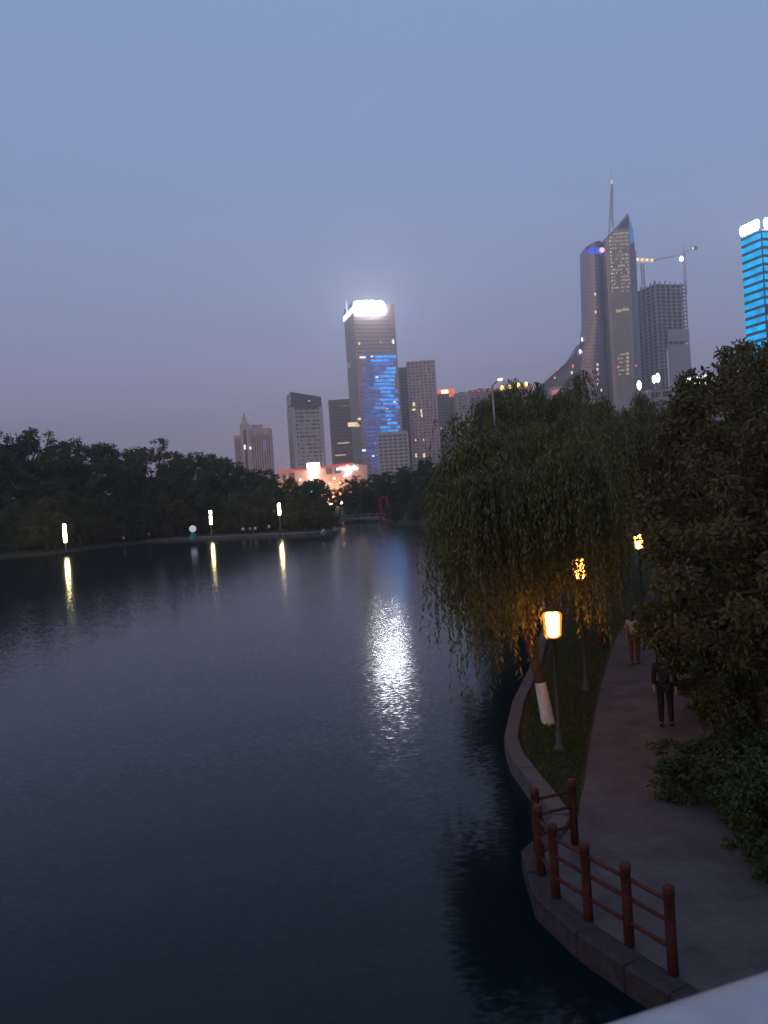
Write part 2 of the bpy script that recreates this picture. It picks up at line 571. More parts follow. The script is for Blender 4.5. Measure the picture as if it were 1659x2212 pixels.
def willow_meshes(seed, h, rad, n_strand, lean=(0, 0), leaf=0.15, drop=0.78, trunk_h=2.4, m=None, fork_at=None):
    """weeping willow: leaning trunk, arched limbs, hanging strands of narrow leaves"""
    rs = random.Random(seed)
    rg = np.random.default_rng(seed)
    mb = MB()
    fork = Vector((*(fork_at or (lean[0] * 0.45, lean[1] * 0.45)), trunk_h))
    r0 = 0.0185 * h
    mb.tube([(0, 0, -0.1), (fork.x * 0.3, fork.y * 0.3, trunk_h * 0.4), tuple(fork)], [r0 * 1.2, r0 * 0.92, r0 * 0.85], 10)
    cx, cy = lean
    tips = []
    nl = 9
    for i in range(nl):
        a = 2 * math.pi * i / nl + rs.uniform(-.3, .3)
        rr = rad * rs.uniform(0.25, 0.72) if i else 0.1
        top = Vector((cx + math.cos(a) * rr, cy + math.sin(a) * rr, h * rs.uniform(0.80, 0.97) - 0.12 * h * (rr / rad)))
        mid = fork.lerp(top, 0.5) + Vector((0, 0, 0.10 * h))
        mb.tube([tuple(fork), tuple(mid), tuple(top)], [r0 * 0.6, r0 * 0.34, r0 * 0.12], 7)
        for j in range(7):
            b0 = mid.lerp(top, rs.uniform(0.1, 1.0))
            aa = a + rs.uniform(-1.3, 1.3)
            rl = rad * rs.uniform(0.25, 0.55)
            e = b0 + Vector((math.cos(aa) * rl, math.sin(aa) * rl, rs.uniform(-0.05, 0.12) * h))
            mm = b0.lerp(e, .5) + Vector((0, 0, .05 * h))
            mb.tube([tuple(b0), tuple(mm), tuple(e)], [r0 * 0.16, r0 * 0.1, r0 * 0.04], 5)
            tips.append((b0, mm, e, aa, rs.uniform(0.16, 0.72) ** 1.0))
    P, A, S, L = [], [], [], []
    for s in range(n_strand):
        b0, mm, e, aa, tl_ = tips[rs.randrange(len(tips))]
        t = rs.uniform(0.35, 1.0)
        p = (b0 * (1 - t) ** 2 + mm * 2 * t * (1 - t) + e * t * t) + Vector((rs.gauss(0, .18), rs.gauss(0, .18), rs.gauss(0, .12)))
        az = aa + rs.gauss(0, .9)
        dist = math.hypot(p.x - cx, p.y - cy)
        length = min((p.z - 1.0), h * drop * tl_ * rs.uniform(0.6, 1.15) * (0.5 + 0.5 * dist / rad))
        if rs.random() < 0.35:
            length *= 0.35
        nlv = max(5, int(length / (leaf * 0.42)))
        tt = (np.arange(nlv) + rg.random(nlv)) / nlv
        out = (0.25 + 0.5 * rs.random()) * min(1.0, length)
        x = p.x + math.cos(az) * out * (1 - np.exp(-3 * tt)) + 0.03 * np.sin(tt * 9 + rs.random() * 6)
        y = p.y + math.sin(az) * out * (1 - np.exp(-3 * tt)) + 0.03 * np.cos(tt * 8 + rs.random() * 6)
        z = p.z + 0.25 * out * np.sin(np.minimum(tt * 6, math.pi)) - length * np.maximum(0, tt - 0.05)
        pos = np.stack([x, y, z], 1)
        ang = rg.random(nlv) * 2 * math.pi
        hor = np.stack([np.cos(ang), np.sin(ang), np.zeros(nlv)], 1)
        al = hor * rg.uniform(.3, 1.0, nlv)[:, None] + np.array([0, 0, -1.0])[None]
        P.append(pos)
        A.append(al)
        S.append(np.stack([-np.sin(ang), np.cos(ang), rg.normal(0, .5, nlv)], 1))
        L.append(leaf * rg.uniform(.6, 1.25, nlv))
    P, A, S, L = np.concatenate(P), np.concatenate(A), np.concatenate(S), np.concatenate(L)
    cm = leaves_mesh("crown", P, A, S, L, L * rg.uniform(.2, .32, len(L)), m or LEAF_WILLOW)
    tm = bpy.data.meshes.new("trunk")
    tm.from_pydata(mb.v, [], mb.f)
    tm.materials.append(BARK)
    tm.polygons.foreach_set('use_smooth', [True] * len(tm.polygons))
    return tm, cm, r0

def plant_tree(name, meshes, loc, rz, sc, label, group=None, cat="tree", paint=None):
    root = empty(name, loc, rz, label, cat, group)
    root.scale = sc if isinstance(sc, tuple) else (sc, sc, sc)
    link("trunk", meshes[0], root)
    link("crown", meshes[1], root)
    if paint:
        mb = MB()
        r0, z1, dx, dy = paint
        mb.tube([(0, 0, 0.0), (dx * 0.5, dy * 0.5, z1 * 0.5), (dx, dy, z1)], [r0 * 1.27, r0 * 1.12, r0 * 1.04], 12, cap=False)
        mb.build("painted_band", LIME, root, True, label="whitewashed lower trunk")
    return root

# -- left bank: belt of rounded trees
far_var = [broad_meshes(100 + i, 16.0, 6.2, 0.42, 15000, [LEAF_DARK, LEAF_MID, LEAF_DARK, LEAF_OLIVE, LEAF_DARK][i]) for i in range(5)]
mid_var = [broad_meshes(140 + i, 9.0, 3.8, 0.30, 9000, [LEAF_MID, LEAF_OLIVE][i], 0.10) for i in range(2)]
def top_h(x, ytop, dist):
    return at(x, ytop, dist).z - LAND_Z
belt = [  # pixel x of crown, pixel y of crown top, distance, variant, kind word
    (-30, 925, 138, 0, "tall dark tree cut by the left edge of the photo"),
    (62, 932, 146, 1, "tallest dark tree near the left edge, behind the bank"),
    (118, 962, 140, 4, "rounded dark tree behind the leftmost lit column lamp"),
    (195, 948, 150, 2, "broad dome-topped dark tree, highest in the middle of the left belt"),
    (262, 962, 158, 0, "dark rounded tree right of the broad dome-topped one"),
    (330, 955, 165, 3, "olive tinged tree with a small peaked top, left of the globe lamp"),
    (385, 985, 160, 1, "low rounded dark tree behind the white globe lamp"),
    (430, 972, 176, 4, "feathery peaked tree behind the middle column lamp"),
    (478, 982, 172, 2, "dark tree just left of the pink spired tower"),
    (528, 1000, 168, 0, "dark tree in front of the pink spired tower's foot"),
    (575, 1018, 172, 1, "dark tree right of the pink tower's foot"),
    (622, 1032, 166, 2, "dark tree below the left end of the lit shopping mall"),
    (672, 1036, 172, 4, "low dark tree below the mall's white pylon sign"),
]
for i, (x, yt, d, v, lab) in enumerate(belt):
    p = at(x, 1100, d)
    hh = top_h(x, yt, d)
    plant_tree("broadleaf_tree", far_var[v], (p.x, p.y, LAND_Z), 1.3 * i, (hh / 16 * 1.05, hh / 16 * 1.05, hh / 16), lab, "dark trees along the far left bank")
front = [
    (30, 1085, 123, 0, "small pale green tree at the waterline by the left edge"),
    (95, 1075, 131, 1, "small bushy tree just left of the leftmost column lamp"),
    (170, 1060, 137, 0, "small bushy tree just right of the leftmost column lamp"),
    (235, 1080, 145, 1, "small bushy tree over the bank, between first and second column lamps"),
    (300, 1065, 152, 0, "small loose tree behind the left end of the promenade"),
    (365, 1050, 157, 1, "small loose tree left of the globe lamp"),
    (520, 1060, 156, 0, "small loose tree midway between the two right column lamps"),
    (560, 1050, 156, 1, "small loose tree just left of the rightmost column lamp"),
    (645, 1060, 146, 0, "small dense tree just right of the rightmost column lamp"),
    (695, 1075, 142, 1, "small dense tree at the tip of the promenade"),
]
for i, (x, yt, d, v, lab) in enumerate(front):
    p = at(x, 1100, d)
    hh = top_h(x, yt, d)
    plant_tree("small_tree", mid_var[v], (p.x, p.y, LAND_Z), 2.1 * i, (hh / 9 * 1.1, hh / 9 * 1.1, hh / 9), lab, "small trees along the far left bank")
# undergrowth and more trees behind the belt read as one dark mass
rng = np.random.default_rng(77)
k = 70000
wx = rng.uniform(-125, 40, k)
wy = 158 + 0.10 * (wx + 60) + rng.uniform(0, 22, k) + np.where(wx > -12, 70, 0) + np.where(wx < -50, (wx + 50) * 0.55, 0)
wz = LAND_Z + rng.random(k) ** 0.9 * (7.5 + 1.6 * np.sin(wx * 0.31) + 1.1 * np.sin(wx * 0.83 + 1))
al = rand_dirs(k)
sd = rand_dirs(k)
wm = leaves_mesh("woodland", np.stack([wx, wy, wz], 1), al, sd, rng.uniform(.5, 1.0, k), rng.uniform(.35, .7, k), LEAF_DARK)
link("woodland", wm, None, "stuff")["label"] = "dark woodland understorey behind the trees across the lake"
# hedge masses close to the promenade hide the trunks
bush_var = [broad_meshes(170 + i, 2.4, 1.9, 0.2, 4500, [LEAF_DARK, LEAF_MID, LEAF_DARK][i], 0.0) for i in range(3)]
# -- far centre
centre = [
    (735, 1052, 240, 0, "hazy tree above the footbridge below the mall"),
    (770, 1030, 214, 3, "dark tree left of the red gate, behind the footbridge"),
    (812, 1026, 200, 1, "dark tree directly behind the red gate frame"),
    (852, 1018, 190, 2, "dark rounded tree right of the red gate frame"),
    (892, 1004, 178, 4, "dark rounded tree on the far shore left of the willow"),
    (940, 990, 168, 0, "dark tree on the far shore partly behind the willow"),
]
for i, (x, yt, d, v, lab) in enumerate(centre):
    p = at(x, 1100, d)
    hh = top_h(x, yt, d)
    plant_tree("broadleaf_tree", far_var[v], (p.x, p.y, LAND_Z), 0.9 * i + .4, (hh / 16 * 1.15, hh / 16 * 1.15, hh / 16), lab, "dark trees on the far shore")
lowc = [(850, 1085, 155, 0, "low bushy tree at the waterline right of the red gate"), (900, 1072, 148, 1, "low bushy tree at the far waterline left of the willow"),
        (940, 1060, 145, 0, "low bushy tree at the far waterline partly behind the willow"), (755, 1095, 250, 1, "low pale bush on the slope beyond the footbridge")]
for i, (x, yt, d, v, lab) in enumerate(lowc):
    p = at(x, 1110, d)
    hh = top_h(x, yt, d)
    plant_tree("small_tree", mid_var[v], (p.x, p.y, LAND_Z), 1.9 * i, (hh / 9 * 1.3, hh / 9 * 1.3, hh / 9), lab, "low trees on the far shore")

# -- right bank willows
w1 = willow_meshes(7, 7.0, 2.35, 3500, (-0.12, 0.2), 0.14, 0.96, 2.5, fork_at=(-0.42, 0.1))
plant_tree("willow_tree", w1, (3.52, 18.34, LAND_Z), 0, 1.0, "weeping willow with whitewashed trunk leaning over the water by the near lantern", "willows on the right bank", paint=(w1[2], 1.0, -0.126, 0.03))
w2 = willow_meshes(9, 8.2, 2.6, 3400, (-1.4, -0.2), 0.16, 1.05, 2.8)
plant_tree("willow_tree", w2, (7.05, 26.2, LAND_Z), 0.0, 1.0, "weeping willow with dark trunk beside the path behind the near lantern", "willows on the right bank")
w3 = willow_meshes(12, 9.0, 4.2, 2600, (-0.8, 0), 0.20, 0.98, 3.0)
for i, (x, yt, d, lab) in enumerate([
        (1135, 925, 36, "willow over the water, leftmost of the right bank's foliage"),
        (1175, 905, 44, "willow on the bank behind the whitewashed one"),
        (1290, 885, 40, "willow whose crown tops the middle of the right bank, below the curved tower"),
        (1045, 935, 62, "farther willow whose top stands below the brick-like residential tower"),
        (1120, 815, 78, "tall plumed willow hiding the block with yellow eave lights"),
        (1390, 850, 48, "willow with ragged top below the construction tower")]):
    p = at(x, 1060, d)
    hh = top_h(x, yt, d)
    s = hh / 8.9
    plant_tree("willow_tree", w3, (p.x + 0.8 * s, p.y, LAND_Z), 1.1 * i, (s, s, s), lab, "willows on the right bank")
# -- right of the path: dark broadleaf trees
r1 = broad_meshes(301, 8.6, 3.3, 0.13, 60000, LEAF_RUST, 0.16)
r2 = broad_meshes(305, 9.0, 3.2, 0.15, 52000, LEAF_OLIVE, 0.12)
r3 = broad_meshes(309, 9.0, 3.6, 0.17, 42000, LEAF_OLIVE, 0.12)
for i, (ms, x, yt, d, hb, lab) in enumerate([
        (r1, 1800, 690, 13.5, 8.6, "big brownish tree cut by the right edge of the photo"),
        (r2, 1700, 700, 20, 9.0, "dark tree right of the walking person, in front of the cyan banded tower"),
        (r3, 1720, 725, 29, 9.0, "dark tree below the white billboard right of the path"),
        (r2, 1500, 862, 38, 9.0, "dark tree between the far lantern and the white billboard"),
        (r3, 1700, 700, 34, 9.0, "dark tree behind the big brownish one at the right edge")]):
    p = at(x, 1050, d)
    hh = top_h(x, yt, d)
    s = hh / hb
    plant_tree("broadleaf_tree", ms, (p.x, p.y, LAND_Z), 1.7 * i, (s * .95, s * .95, s), lab, "dark trees right of the path")
r4 = broad_meshes(331, 4.1, 2.0, 0.10, 46000, LEAF_DARK, 0.28)
plant_tree("broadleaf_tree", r4, (7.0, 14.9, LAND_Z), 0.6, (1.05, 1.0, 1.0), "small dark tree arching low over the path and the nearest walker", "dark trees right of the path")
# shrubs along the right path edge
sh1 = broad_meshes(321, 1.7, 1.15, 0.09, 16000, LEAF_DARK, 0.0)
sh2 = broad_meshes(325, 2.4, 1.3, 0.10, 18000, LEAF_MID, 0.0)
for i, (ms, x, y, s, lab) in enumerate([
        (sh1, 6.15, 8.7, 0.95, "low shrub beside the path, nearest the bridge rail"),
        (sh1, 5.75, 10.9, 1.05, "shrub second from the bridge rail along the path's right edge"),
        (sh1, 5.65, 13.3, (1.15, 1.15, 0.65), "bushy shrub right of the path, nearer than the walking person"),
        (sh2, 7.0, 15.3, 0.95, "bushy shrub bulging over the path at the walking person's right"),
        (sh2, 8.0, 18.4, 1.05, "leafy shrub behind the walking person"),
        (sh2, 9.2, 21.0, 1.05, "leafy shrub right of the couple on the path"),
        (sh2, 10.6, 24.0, 1.1, "leafy shrub at the path's right edge beyond the couple"),
        (sh2, 8.3, 12.2, 1.3, "tall shrub under the big brownish tree"),
        (sh2, 9.3, 15.8, 1.4, "tall shrub under the dark tree right of the walking person")]):
    plant_tree("shrub", ms, (x, y, LAND_Z), 1.3 * i, s, lab, "shrubs along the right edge of the path", "shrub")
# -- shrubs on the left bank
for i, (x, y_, lab) in enumerate([
        (20, 1193, "dark bush at the left edge of the photo, on the bank"), (85, 1187, "dark bush below the leftmost small trees"),
        (190, 1176, "dark bush right of the leftmost column lamp's foot"), (255, 1168, "dark bush on the bank left of the promenade"),
        (350, 1159, "dark hedge bush behind the promenade, left of the globe lamp"), (480, 1153, "dark hedge bush right of the middle column lamp"),
        (530, 1151, "dark hedge bush behind the promenade, midway between lamps"), (575, 1148, "dark hedge bush left of the rightmost column lamp"),
        (640, 1146, "dark hedge bush right of the rightmost column lamp"), (680, 1144, "dark hedge bush behind the crouching figure"), (706, 1142, "dark bush at the promenade's tip")]):
    p = on_z(x, y_, LAND_Z)
    plant_tree("bush", bush_var[i % 3], (p.x, p.y + 2.0, LAND_Z), i * 1.0, (1.6, 1.3, 1.25), lab, "bushes along the far left bank", "bush")

# ------------------------------------------------------------------ skyline towers
class Tower:
    """box tower standing on the ground: corner = front-left corner in pixels at distance d; yaw turns the left face towards the lake"""
    def __init__(self, name, x, dist, W, D, H, yaw, label, group="skyline towers beyond the lake", yref=860):
        self.W, self.D, self.H, self.yaw = W, D, H, yaw
        self.ax = Vector((math.cos(yaw), math.sin(yaw), 0))
        self.ay = Vector((-math.sin(yaw), math.cos(yaw), 0))
        p = at(x, yref, dist)
        p.z = LAND_Z
        self.c = p + self.ax * (W / 2) + self.ay * (D / 2)
        self.root = empty(name, self.c, yaw, label, "building", group)
    def hit(self, x, y, face='front'):
        """pixel -> (u along the face, z) on that face"""
        d = ray(x, y)
        if face == 'front':
            n, o, ax = self.ay, self.c - self.ay * (self.D / 2), self.ax
        elif face == 'left':
            n, o, ax = self.ax, self.c - self.ax * (self.W / 2), self.ay
        else:
            n, o, ax = self.ax, self.c + self.ax * (self.W / 2), self.ay
        t = (o - EYE).dot(n) / d.dot(n)
        q = EYE + d * t
        return (q - self.c).dot(ax), q.z - LAND_Z
    def plate(self, mb, face, u0, u1, z0, z1, off0, off1):
        """box lying on a face between offsets off0..off1 outward"""
        W, D = self.W / 2, self.D / 2
        if face == 'front':
            mb.box(u0, u1, -D - off1, -D - off0, z0, z1)
        elif face == 'left':
            mb.box(-W - off1, -W - off0, u0, u1, z0, z1)
        elif face == 'right':
            mb.box(W + off0, W + off1, u0, u1, z0, z1)
        else:
            mb.box(u0, u1, D + off0, D + off1, z0, z1)
        return mb
    def core(self, m, z1=None, tops=None):
        W, D = self.W / 2, self.D / 2
        MB().prism([(-W, -D), (W, -D), (W, D), (-W, D)], 0, tops or (z1 or self.H)).build("core", m, self.root)
    def bands(self, m, fh, bh, z0=0, z1=None, off=0.35, faces=('front', 'left', 'right', 'back'), name="floor_bands", skip=None):
        mb = MB()
        z = z0
        while z + bh <= (z1 or self.H) + 1e-3:
            for f in faces:
                half = (self.W if f in ('front', 'back') else self.D) / 2
                ext = off if f in ('front', 'back') else 0
                segs = [(-half - ext, half + ext)]
                if skip and skip(f, z):
                    segs = skip(f, z)
                for (a, b) in segs:
                    self.plate(mb, f, a, b, z, z + bh, 0.0, off)
            z += fh
        return mb.build(name, m, self.root, kind="stuff")
    def piers(self, m, pitch, w, z0=0, z1=None, off=0.5, faces=('front', 'left', 'right', 'back'), name="piers"):
        mb = MB()
        for f in faces:
            full = self.W if f in ('front', 'back') else self.D
            k = max(1, round(full / pitch))
            for i in range(k + 1):
                u = -full / 2 + full * i / k
                u = min(max(u, -full / 2 + w / 2), full / 2 - w / 2)
                self.plate(mb, f, u - w / 2, u + w / 2, z0, (z1 or self.H), 0.0, off)
        return mb.build(name, m, self.root, kind="stuff")
    def lit(self, face, u0, u1, z0, z1, m, name="lit_window", off=0.12):
        return self.plate(MB(), face, u0, u1, z0, z1, 0.02, off).build(name, m, self.root)
    def lit_px(self, face, x, y, w, h, m, name="lit_window", off=0.2):
        u, z = self.hit(x, y, face)
        return self.lit(face, u - w / 2, u + w / 2, z - h / 2, z + h / 2, m, name, off)
    def roof(self, m, h=1.6, t=0.8, tops=None, z=None):
        W, D = self.W / 2 + .4, self.D / 2 + .4
        z = z or self.H
        mb = MB()
        mb.box(-W, W, -D, -D + t, z, z + h).box(-W, W, D - t, D, z, z + h).box(-W, -W + t, -D + t, D - t, z, z + h).box(W - t, W, -D + t, D - t, z, z + h)
        mb.build("parapet", m, self.root)
def hgt(x, y, d):
    return at(x, y, d).z - LAND_Z
def mpp(d):
    return d / PF

GL_DARK = mat("glass_dark", (0.045, 0.05, 0.065), 0.25, 0.5, var=0.5, scale=0.12)
GL_GREY = mat("glass_grey", (0.10, 0.10, 0.12), 0.3, 0.5, var=0.5, scale=0.15)
CONC = mat("facade_grey", (0.34, 0.32, 0.33), 0.8, 0.2, var=0.2, scale=0.2)
CONC_PINK = mat("facade_pink", (0.60, 0.42, 0.37), 0.8, 0.2, var=0.15, scale=0.2)
CONC_BRICK = mat("facade_mauve_brick", (0.552, 0.391, 0.380), 0.85, 0.2, var=0.25, scale=0.3)
CONC_BEIGE = mat("facade_beige", (0.52, 0.42, 0.37), 0.8, 0.2, var=0.2, scale=0.2)
CONC_DARK = mat("facade_dark", (0.14, 0.125, 0.14), 0.8, 0.2, var=0.2, scale=0.2)
METAL = mat("painted_metal", (0.3, 0.31, 0.33), 0.45, 0.4, 0.6, var=0.2)
WARM = glow("window_warm", (1.0, 0.72, 0.38), 1.3)
WARM2 = glow("window_yellow", (1.0, 0.80, 0.42), 0.8)
WARM3 = glow("window_dim", (0.80, 0.64, 0.34), 0.62)
COLD = glow("window_white", (0.85, 0.92, 1.0), 1.6)
BLUE = glow("led_blue", (0.05, 0.22, 1.0), 0.85, var=0.6, scale=0.25)
BLUE2 = glow("led_bright_blue", (0.05, 0.33, 1.0), 1.3, var=0.5, scale=0.3)
VIOLET = glow("led_violet_blue", (0.10, 0.2, 0.9), 0.5, var=0.5, scale=0.2)
WHITE = glow("sign_white", (0.86, 0.91, 1.0), 60.0, sample=True)
WHITE_S = glow("sign_white_small", (0.95, 0.96, 1.0), 6.0)
RED = glow("sign_red", (1.0, 0.10, 0.10), 0.7)
RED_DIM = glow("beacon_red", (1.0, 0.12, 0.10), 1.6)
CYAN = glow("led_cyan", (0.0, 0.44, 0.95), 1.2, var=0.3, scale=0.15)
rw = random.Random(5)

# 1 pink tower with spire
d = 700
k = mpp(d)
t = Tower("spired_tower", 506, d, 80 * k, 26, hgt(560, 925, d), 0.10, "pink stepped tower with a small pointed spire above the left trees", yref=960)
W = t.W / 2
MB().box(-W, -W + 12, -13, 13, 0, t.H - 5).build("side_wing", CONC_PINK, t.root)
MB().box(-W + 12.003, W, -13.0, 13, 0, t.H).build("core", CONC_PINK, t.root)
MB().box(-W + 6, -W + 14, -14.2, -4, 0, t.H + 2.5).build("entrance_bay", CONC_PINK, t.root)
MB().prism([(-W + 6, -14), (-W + 14, -14), (-W + 14, -5), (-W + 6, -5)], t.H + 2.5, t.H + 5).build("bay_cap", CONC_PINK, t.root)
sp = MB()
b = len(sp.v)
cxs, cys = -W + 10, -9.5
sp.v += [(cxs - 2.6, cys - 2.6, t.H + 5), (cxs + 2.6, cys - 2.6, t.H + 5), (cxs + 2.6, cys + 2.6, t.H + 5), (cxs - 2.6, cys + 2.6, t.H + 5), (cxs, cys, t.H + 16)]
sp.f += [(0, 1, 4), (1, 2, 4), (2, 3, 4), (3, 0, 4), (3, 2, 1, 0)]
sp.build("spire", CONC_PINK, t.root)
MB().box(-1, 9, -8, 2, t.H, t.H + 4).build("roof_house", CONC_PINK, t.root)
for i in range(9):
    u = -W + 15.2 + i * (W * 2 - 16.5) / 8
    t.plate(MB(), 'front', u - 0.55, u + 0.55, 0, t.H - 3, 0.01, 0.9).build("pilaster", CONC_PINK, t.root)
for i in range(8):
    u = -W + 15.2 + (i + .5) * (W * 2 - 16.5) / 8
    t.plate(MB(), 'front', u - 0.85, u + 0.85, 0, t.H - 6, 0.01, 0.06).build("window_strip", GL_DARK, t.root)
for i in range(4):
    u = -W + 1.4 + i * 1.5
    t.plate(MB(), 'front', u - 0.35, u + 0.35, 0, t.H - 8, 0.01, 0.06).build("window_strip", GL_DARK, t.root)
t.plate(MB(), 'front', -W + 8.8, -W + 11.2, 8, t.H - 1, 1.22, 1.28).build("window_strip", GL_DARK, t.root)
for (x, y, w_, h_) in ((529, 966, 1.6, 4.0), (541, 968, 1.6, 2.2)):
    t.lit_px('front', x, y, w_, h_, COLD, off=1.4)
t.lit_px('front', 573, 962, 2.2, 10, VIOLET, "blue_sign", off=0.4)

# 2 grey slab with slanted top
d = 720
k = mpp(d)
H = hgt(655, 848, d)
t = Tower("office_tower", 629, d, 66 * k, 27, H, 0.26, "grey office tower with rows of dark windows and a slanted dark top", yref=870)
W = t.W / 2
t.core(GL_DARK, tops=[H + 1.5, H - 4, H - 6, H + 1])
t.bands(mat("facade_pale_grey", (0.48, 0.45, 0.46), 0.8, 0.2, var=0.2, scale=0.3), 3.6, 1.7, 0, H - 15, 0.4)
t.bands(CONC_DARK, 4.0, 0.6, H - 15, H - 7, 0.3, name="top_bands")
t.piers(mat("facade_pale_grey", (0.48, 0.45, 0.46)), 5.4, 1.0, 0, H - 14.5, 0.55)
t.piers(mat("facade_pale_grey", (0.48, 0.45, 0.46)), 40, 3.0, 0, H - 13, 0.62, name="corner_piers")
mb = MB()
for i in range(90):
    zf = rw.randrange(0, int((H - 18) / 3.6)) * 3.6 + 1.75
    u = rw.uniform(-W + 2, W - 5)
    t.plate(mb, 'front', u, u + rw.uniform(1.5, 5), zf, zf + 1.8, 0.02, 0.3)
mb.build("closed_blinds", CONC, t.root, kind="stuff")
t.lit_px('front', 668, 866, 2.0, 1.5, WARM3)

# 3 dark tower behind
d = 880
k = mpp(d)
H = hgt(735, 866, d)
t = Tower("dark_tower", 712, d, 60 * k, 26, H, 0.05, "dark tower with a few lit floors, tucked behind the brightly lit tower's left side", yref=900)
t.core(GL_DARK)
t.bands(CONC_DARK, 3.6, 1.3, 0, H, 0.35)
t.piers(CONC_DARK, 30, 1.6, 0, H, 0.5)
t.roof(CONC_DARK)
t.lit_px('front', 742, 957, 13, 1.3, WARM2)
t.lit_px('front', 736, 983, 12, 1.2, WARM2)
t.lit_px('front', 743, 876, 12, 1.2, WARM3)
t.lit_px('front', 728, 967, 5, 1.0, WARM3)

# 4 main tower
d = 800
k = mpp(d)
H = hgt(800, 662, d)
t = Tower("lit_sign_tower", 765, d, 91 * k, 42, H, 0.27, "tallest tower of the centre, with glaring white roof sign and blue light bands", yref=690)
W, D = t.W / 2, t.D / 2
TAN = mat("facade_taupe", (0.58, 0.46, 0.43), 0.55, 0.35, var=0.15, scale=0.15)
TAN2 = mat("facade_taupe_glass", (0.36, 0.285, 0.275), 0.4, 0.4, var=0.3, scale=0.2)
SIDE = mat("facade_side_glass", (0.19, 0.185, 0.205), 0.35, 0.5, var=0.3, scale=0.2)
t.core(TAN2)
t.bands(TAN, 4.0, 2.0, 0, H, 0.3, faces=('front', 'right', 'back'))
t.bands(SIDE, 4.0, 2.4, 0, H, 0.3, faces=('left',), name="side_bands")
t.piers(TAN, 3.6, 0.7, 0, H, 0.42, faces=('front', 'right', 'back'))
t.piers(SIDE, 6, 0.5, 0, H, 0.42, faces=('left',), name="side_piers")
t.roof(CONC, 3.0, 1.0)
MB().box(2, W - 4, -6, 10, H + .02, H + 4.5).build("roof_plant", CONC, t.root)
MB().tube([(W - 6, 4, H + 4.5), (W - 6, 4, H + 12)], .2, 6).build("roof_mast", METAL, t.root)
# crown screen on the left half + white sign
MB().box(-W - .3, -W + 7, -D - .3, D, H + .01, H + 7).build("crown_screen", GL_GREY, t.root)
u0, z0 = t.hit(783, 676)
u1, z1 = t.hit(812, 652)
zc_ = z0 + 5.6
for i, (hw, hh) in enumerate(((3.0, 4.2), (3.3, 5.0), (3.3, 5.2), (2.9, 4.6))):   # blown-out roof letters, rounded strokes
    a = u0 - 4.6 + i * 7.6
    loop = []
    for q in range(17):
        th = 2 * math.pi * q / 16
        loop.append((a + hw * max(-1, min(1, 1.25 * math.cos(th))), -D - 1.4, zc_ + hh * max(-1, min(1, 1.2 * math.sin(th)))))
    MB().tube(loop, 1.55, 8).tube([(a - hw, -D - 1.4, zc_), (a + hw, -D - 1.4, zc_)], 1.5, 8).build("roof_letter", WHITE, t.root, True)
ul, zl = t.hit(752, 681, 'left')
t.plate(MB(), 'left', -D + 0.5, D - 0.5, zl - 2.2, zl + 2.2, 0.5, 1.2).build("light_band", WHITE_S, t.root)
ul2, zl2 = t.hit(751, 664, 'left')
mb = MB()
b0 = [(-W - 1.4, ul2 - 2.0, zl2 - 5), (-W - 1.4, ul2 + 2.0, zl2 - 5), (-W - 1.4, ul2, zl2 + 7)]
mb.v += b0 + [(-W - 0.6, y_, z_) for (_, y_, z_) in b0]
mb.f += [(0, 2, 1), (3, 4, 5), (0, 1, 4, 3), (1, 2, 5, 4), (2, 0, 3, 5)]
mb.build("light_emblem", glow("emblem_pale_blue", (0.45, 0.75, 1.0), 2.0), t.root)
# blue LED bands: one strip per floor, broken in places
zi = int(t.hit(820, 1015)[1] / 4.0)
zj = int(t.hit(815, 772)[1] / 4.0)
for fl in range(zi, zj + 1):
    zf = fl * 4.0 + 2.15
    fr = (fl - zi) / (zj - zi)
    ua = t.hit(783, 870)[0] + rw.uniform(-1, 2.5) + (3 if fr > .85 else 0)
    ub = W - rw.uniform(1.0, 2.5)
    if fr < 0.3:
        ub = t.hit(822, 980)[0] + rw.uniform(-1, 3)
    if fr < 0.12:
        ua += 4
    cut = [ua]
    while cut[-1] < ub - 4:
        cut.append(min(ub, cut[-1] + rw.uniform(5, 13)))
    for a, b_ in zip(cut[:-1], cut[1:]):
        if rw.random() < 0.03:
            continue
        c_mid = (a + b_) / 2
        m_ = BLUE2 if (c_mid > -1 and rw.random() < 0.55) else (VIOLET if c_mid < -6 or rw.random() < .2 else BLUE)
        t.lit('front', a + .2, b_ - .2, zf - (0.7 if m_ is BLUE2 else 0.2), zf + 1.85, m_, "light_strip", 0.62)
for (x, y, w_, h_, m_) in ((776, 742, 1.6, 2.4, WARM), (849, 738, 2.0, 4.0, COLD), (822, 739, 1.2, 1.2, WARM2), (783, 772, 6, 2.0, COLD), (803, 770, 3, 1.4, COLD),
                         (778, 893, 0.1, 0.1, WARM3), (776, 905, 3.2, 2.4, WARM), (762, 917, 10, 4.2, WARM), (772, 919, 4, 3, WARM2), (786, 973, 4.0, 2.0, COLD),
                         (814, 815, 3, 1.4, COLD), (836, 883, 3, 1.4, WARM2), (852, 868, 2, 1.6, COLD), (845, 938, 7, 3.5, COLD), (833, 948, 3, 1.8, WARM2), (806, 985, 2.4, 1.6, COLD)):
    if w_ > 0.2:
        t.lit_px('front', x, y, w_, h_, m_, off=0.7)
t.lit_px('left', 752, 785, 3.5, 2.2, WARM3, off=.6)
t.lit_px('left', 755, 792, 3.0, 2.2, WARM3, off=.6)

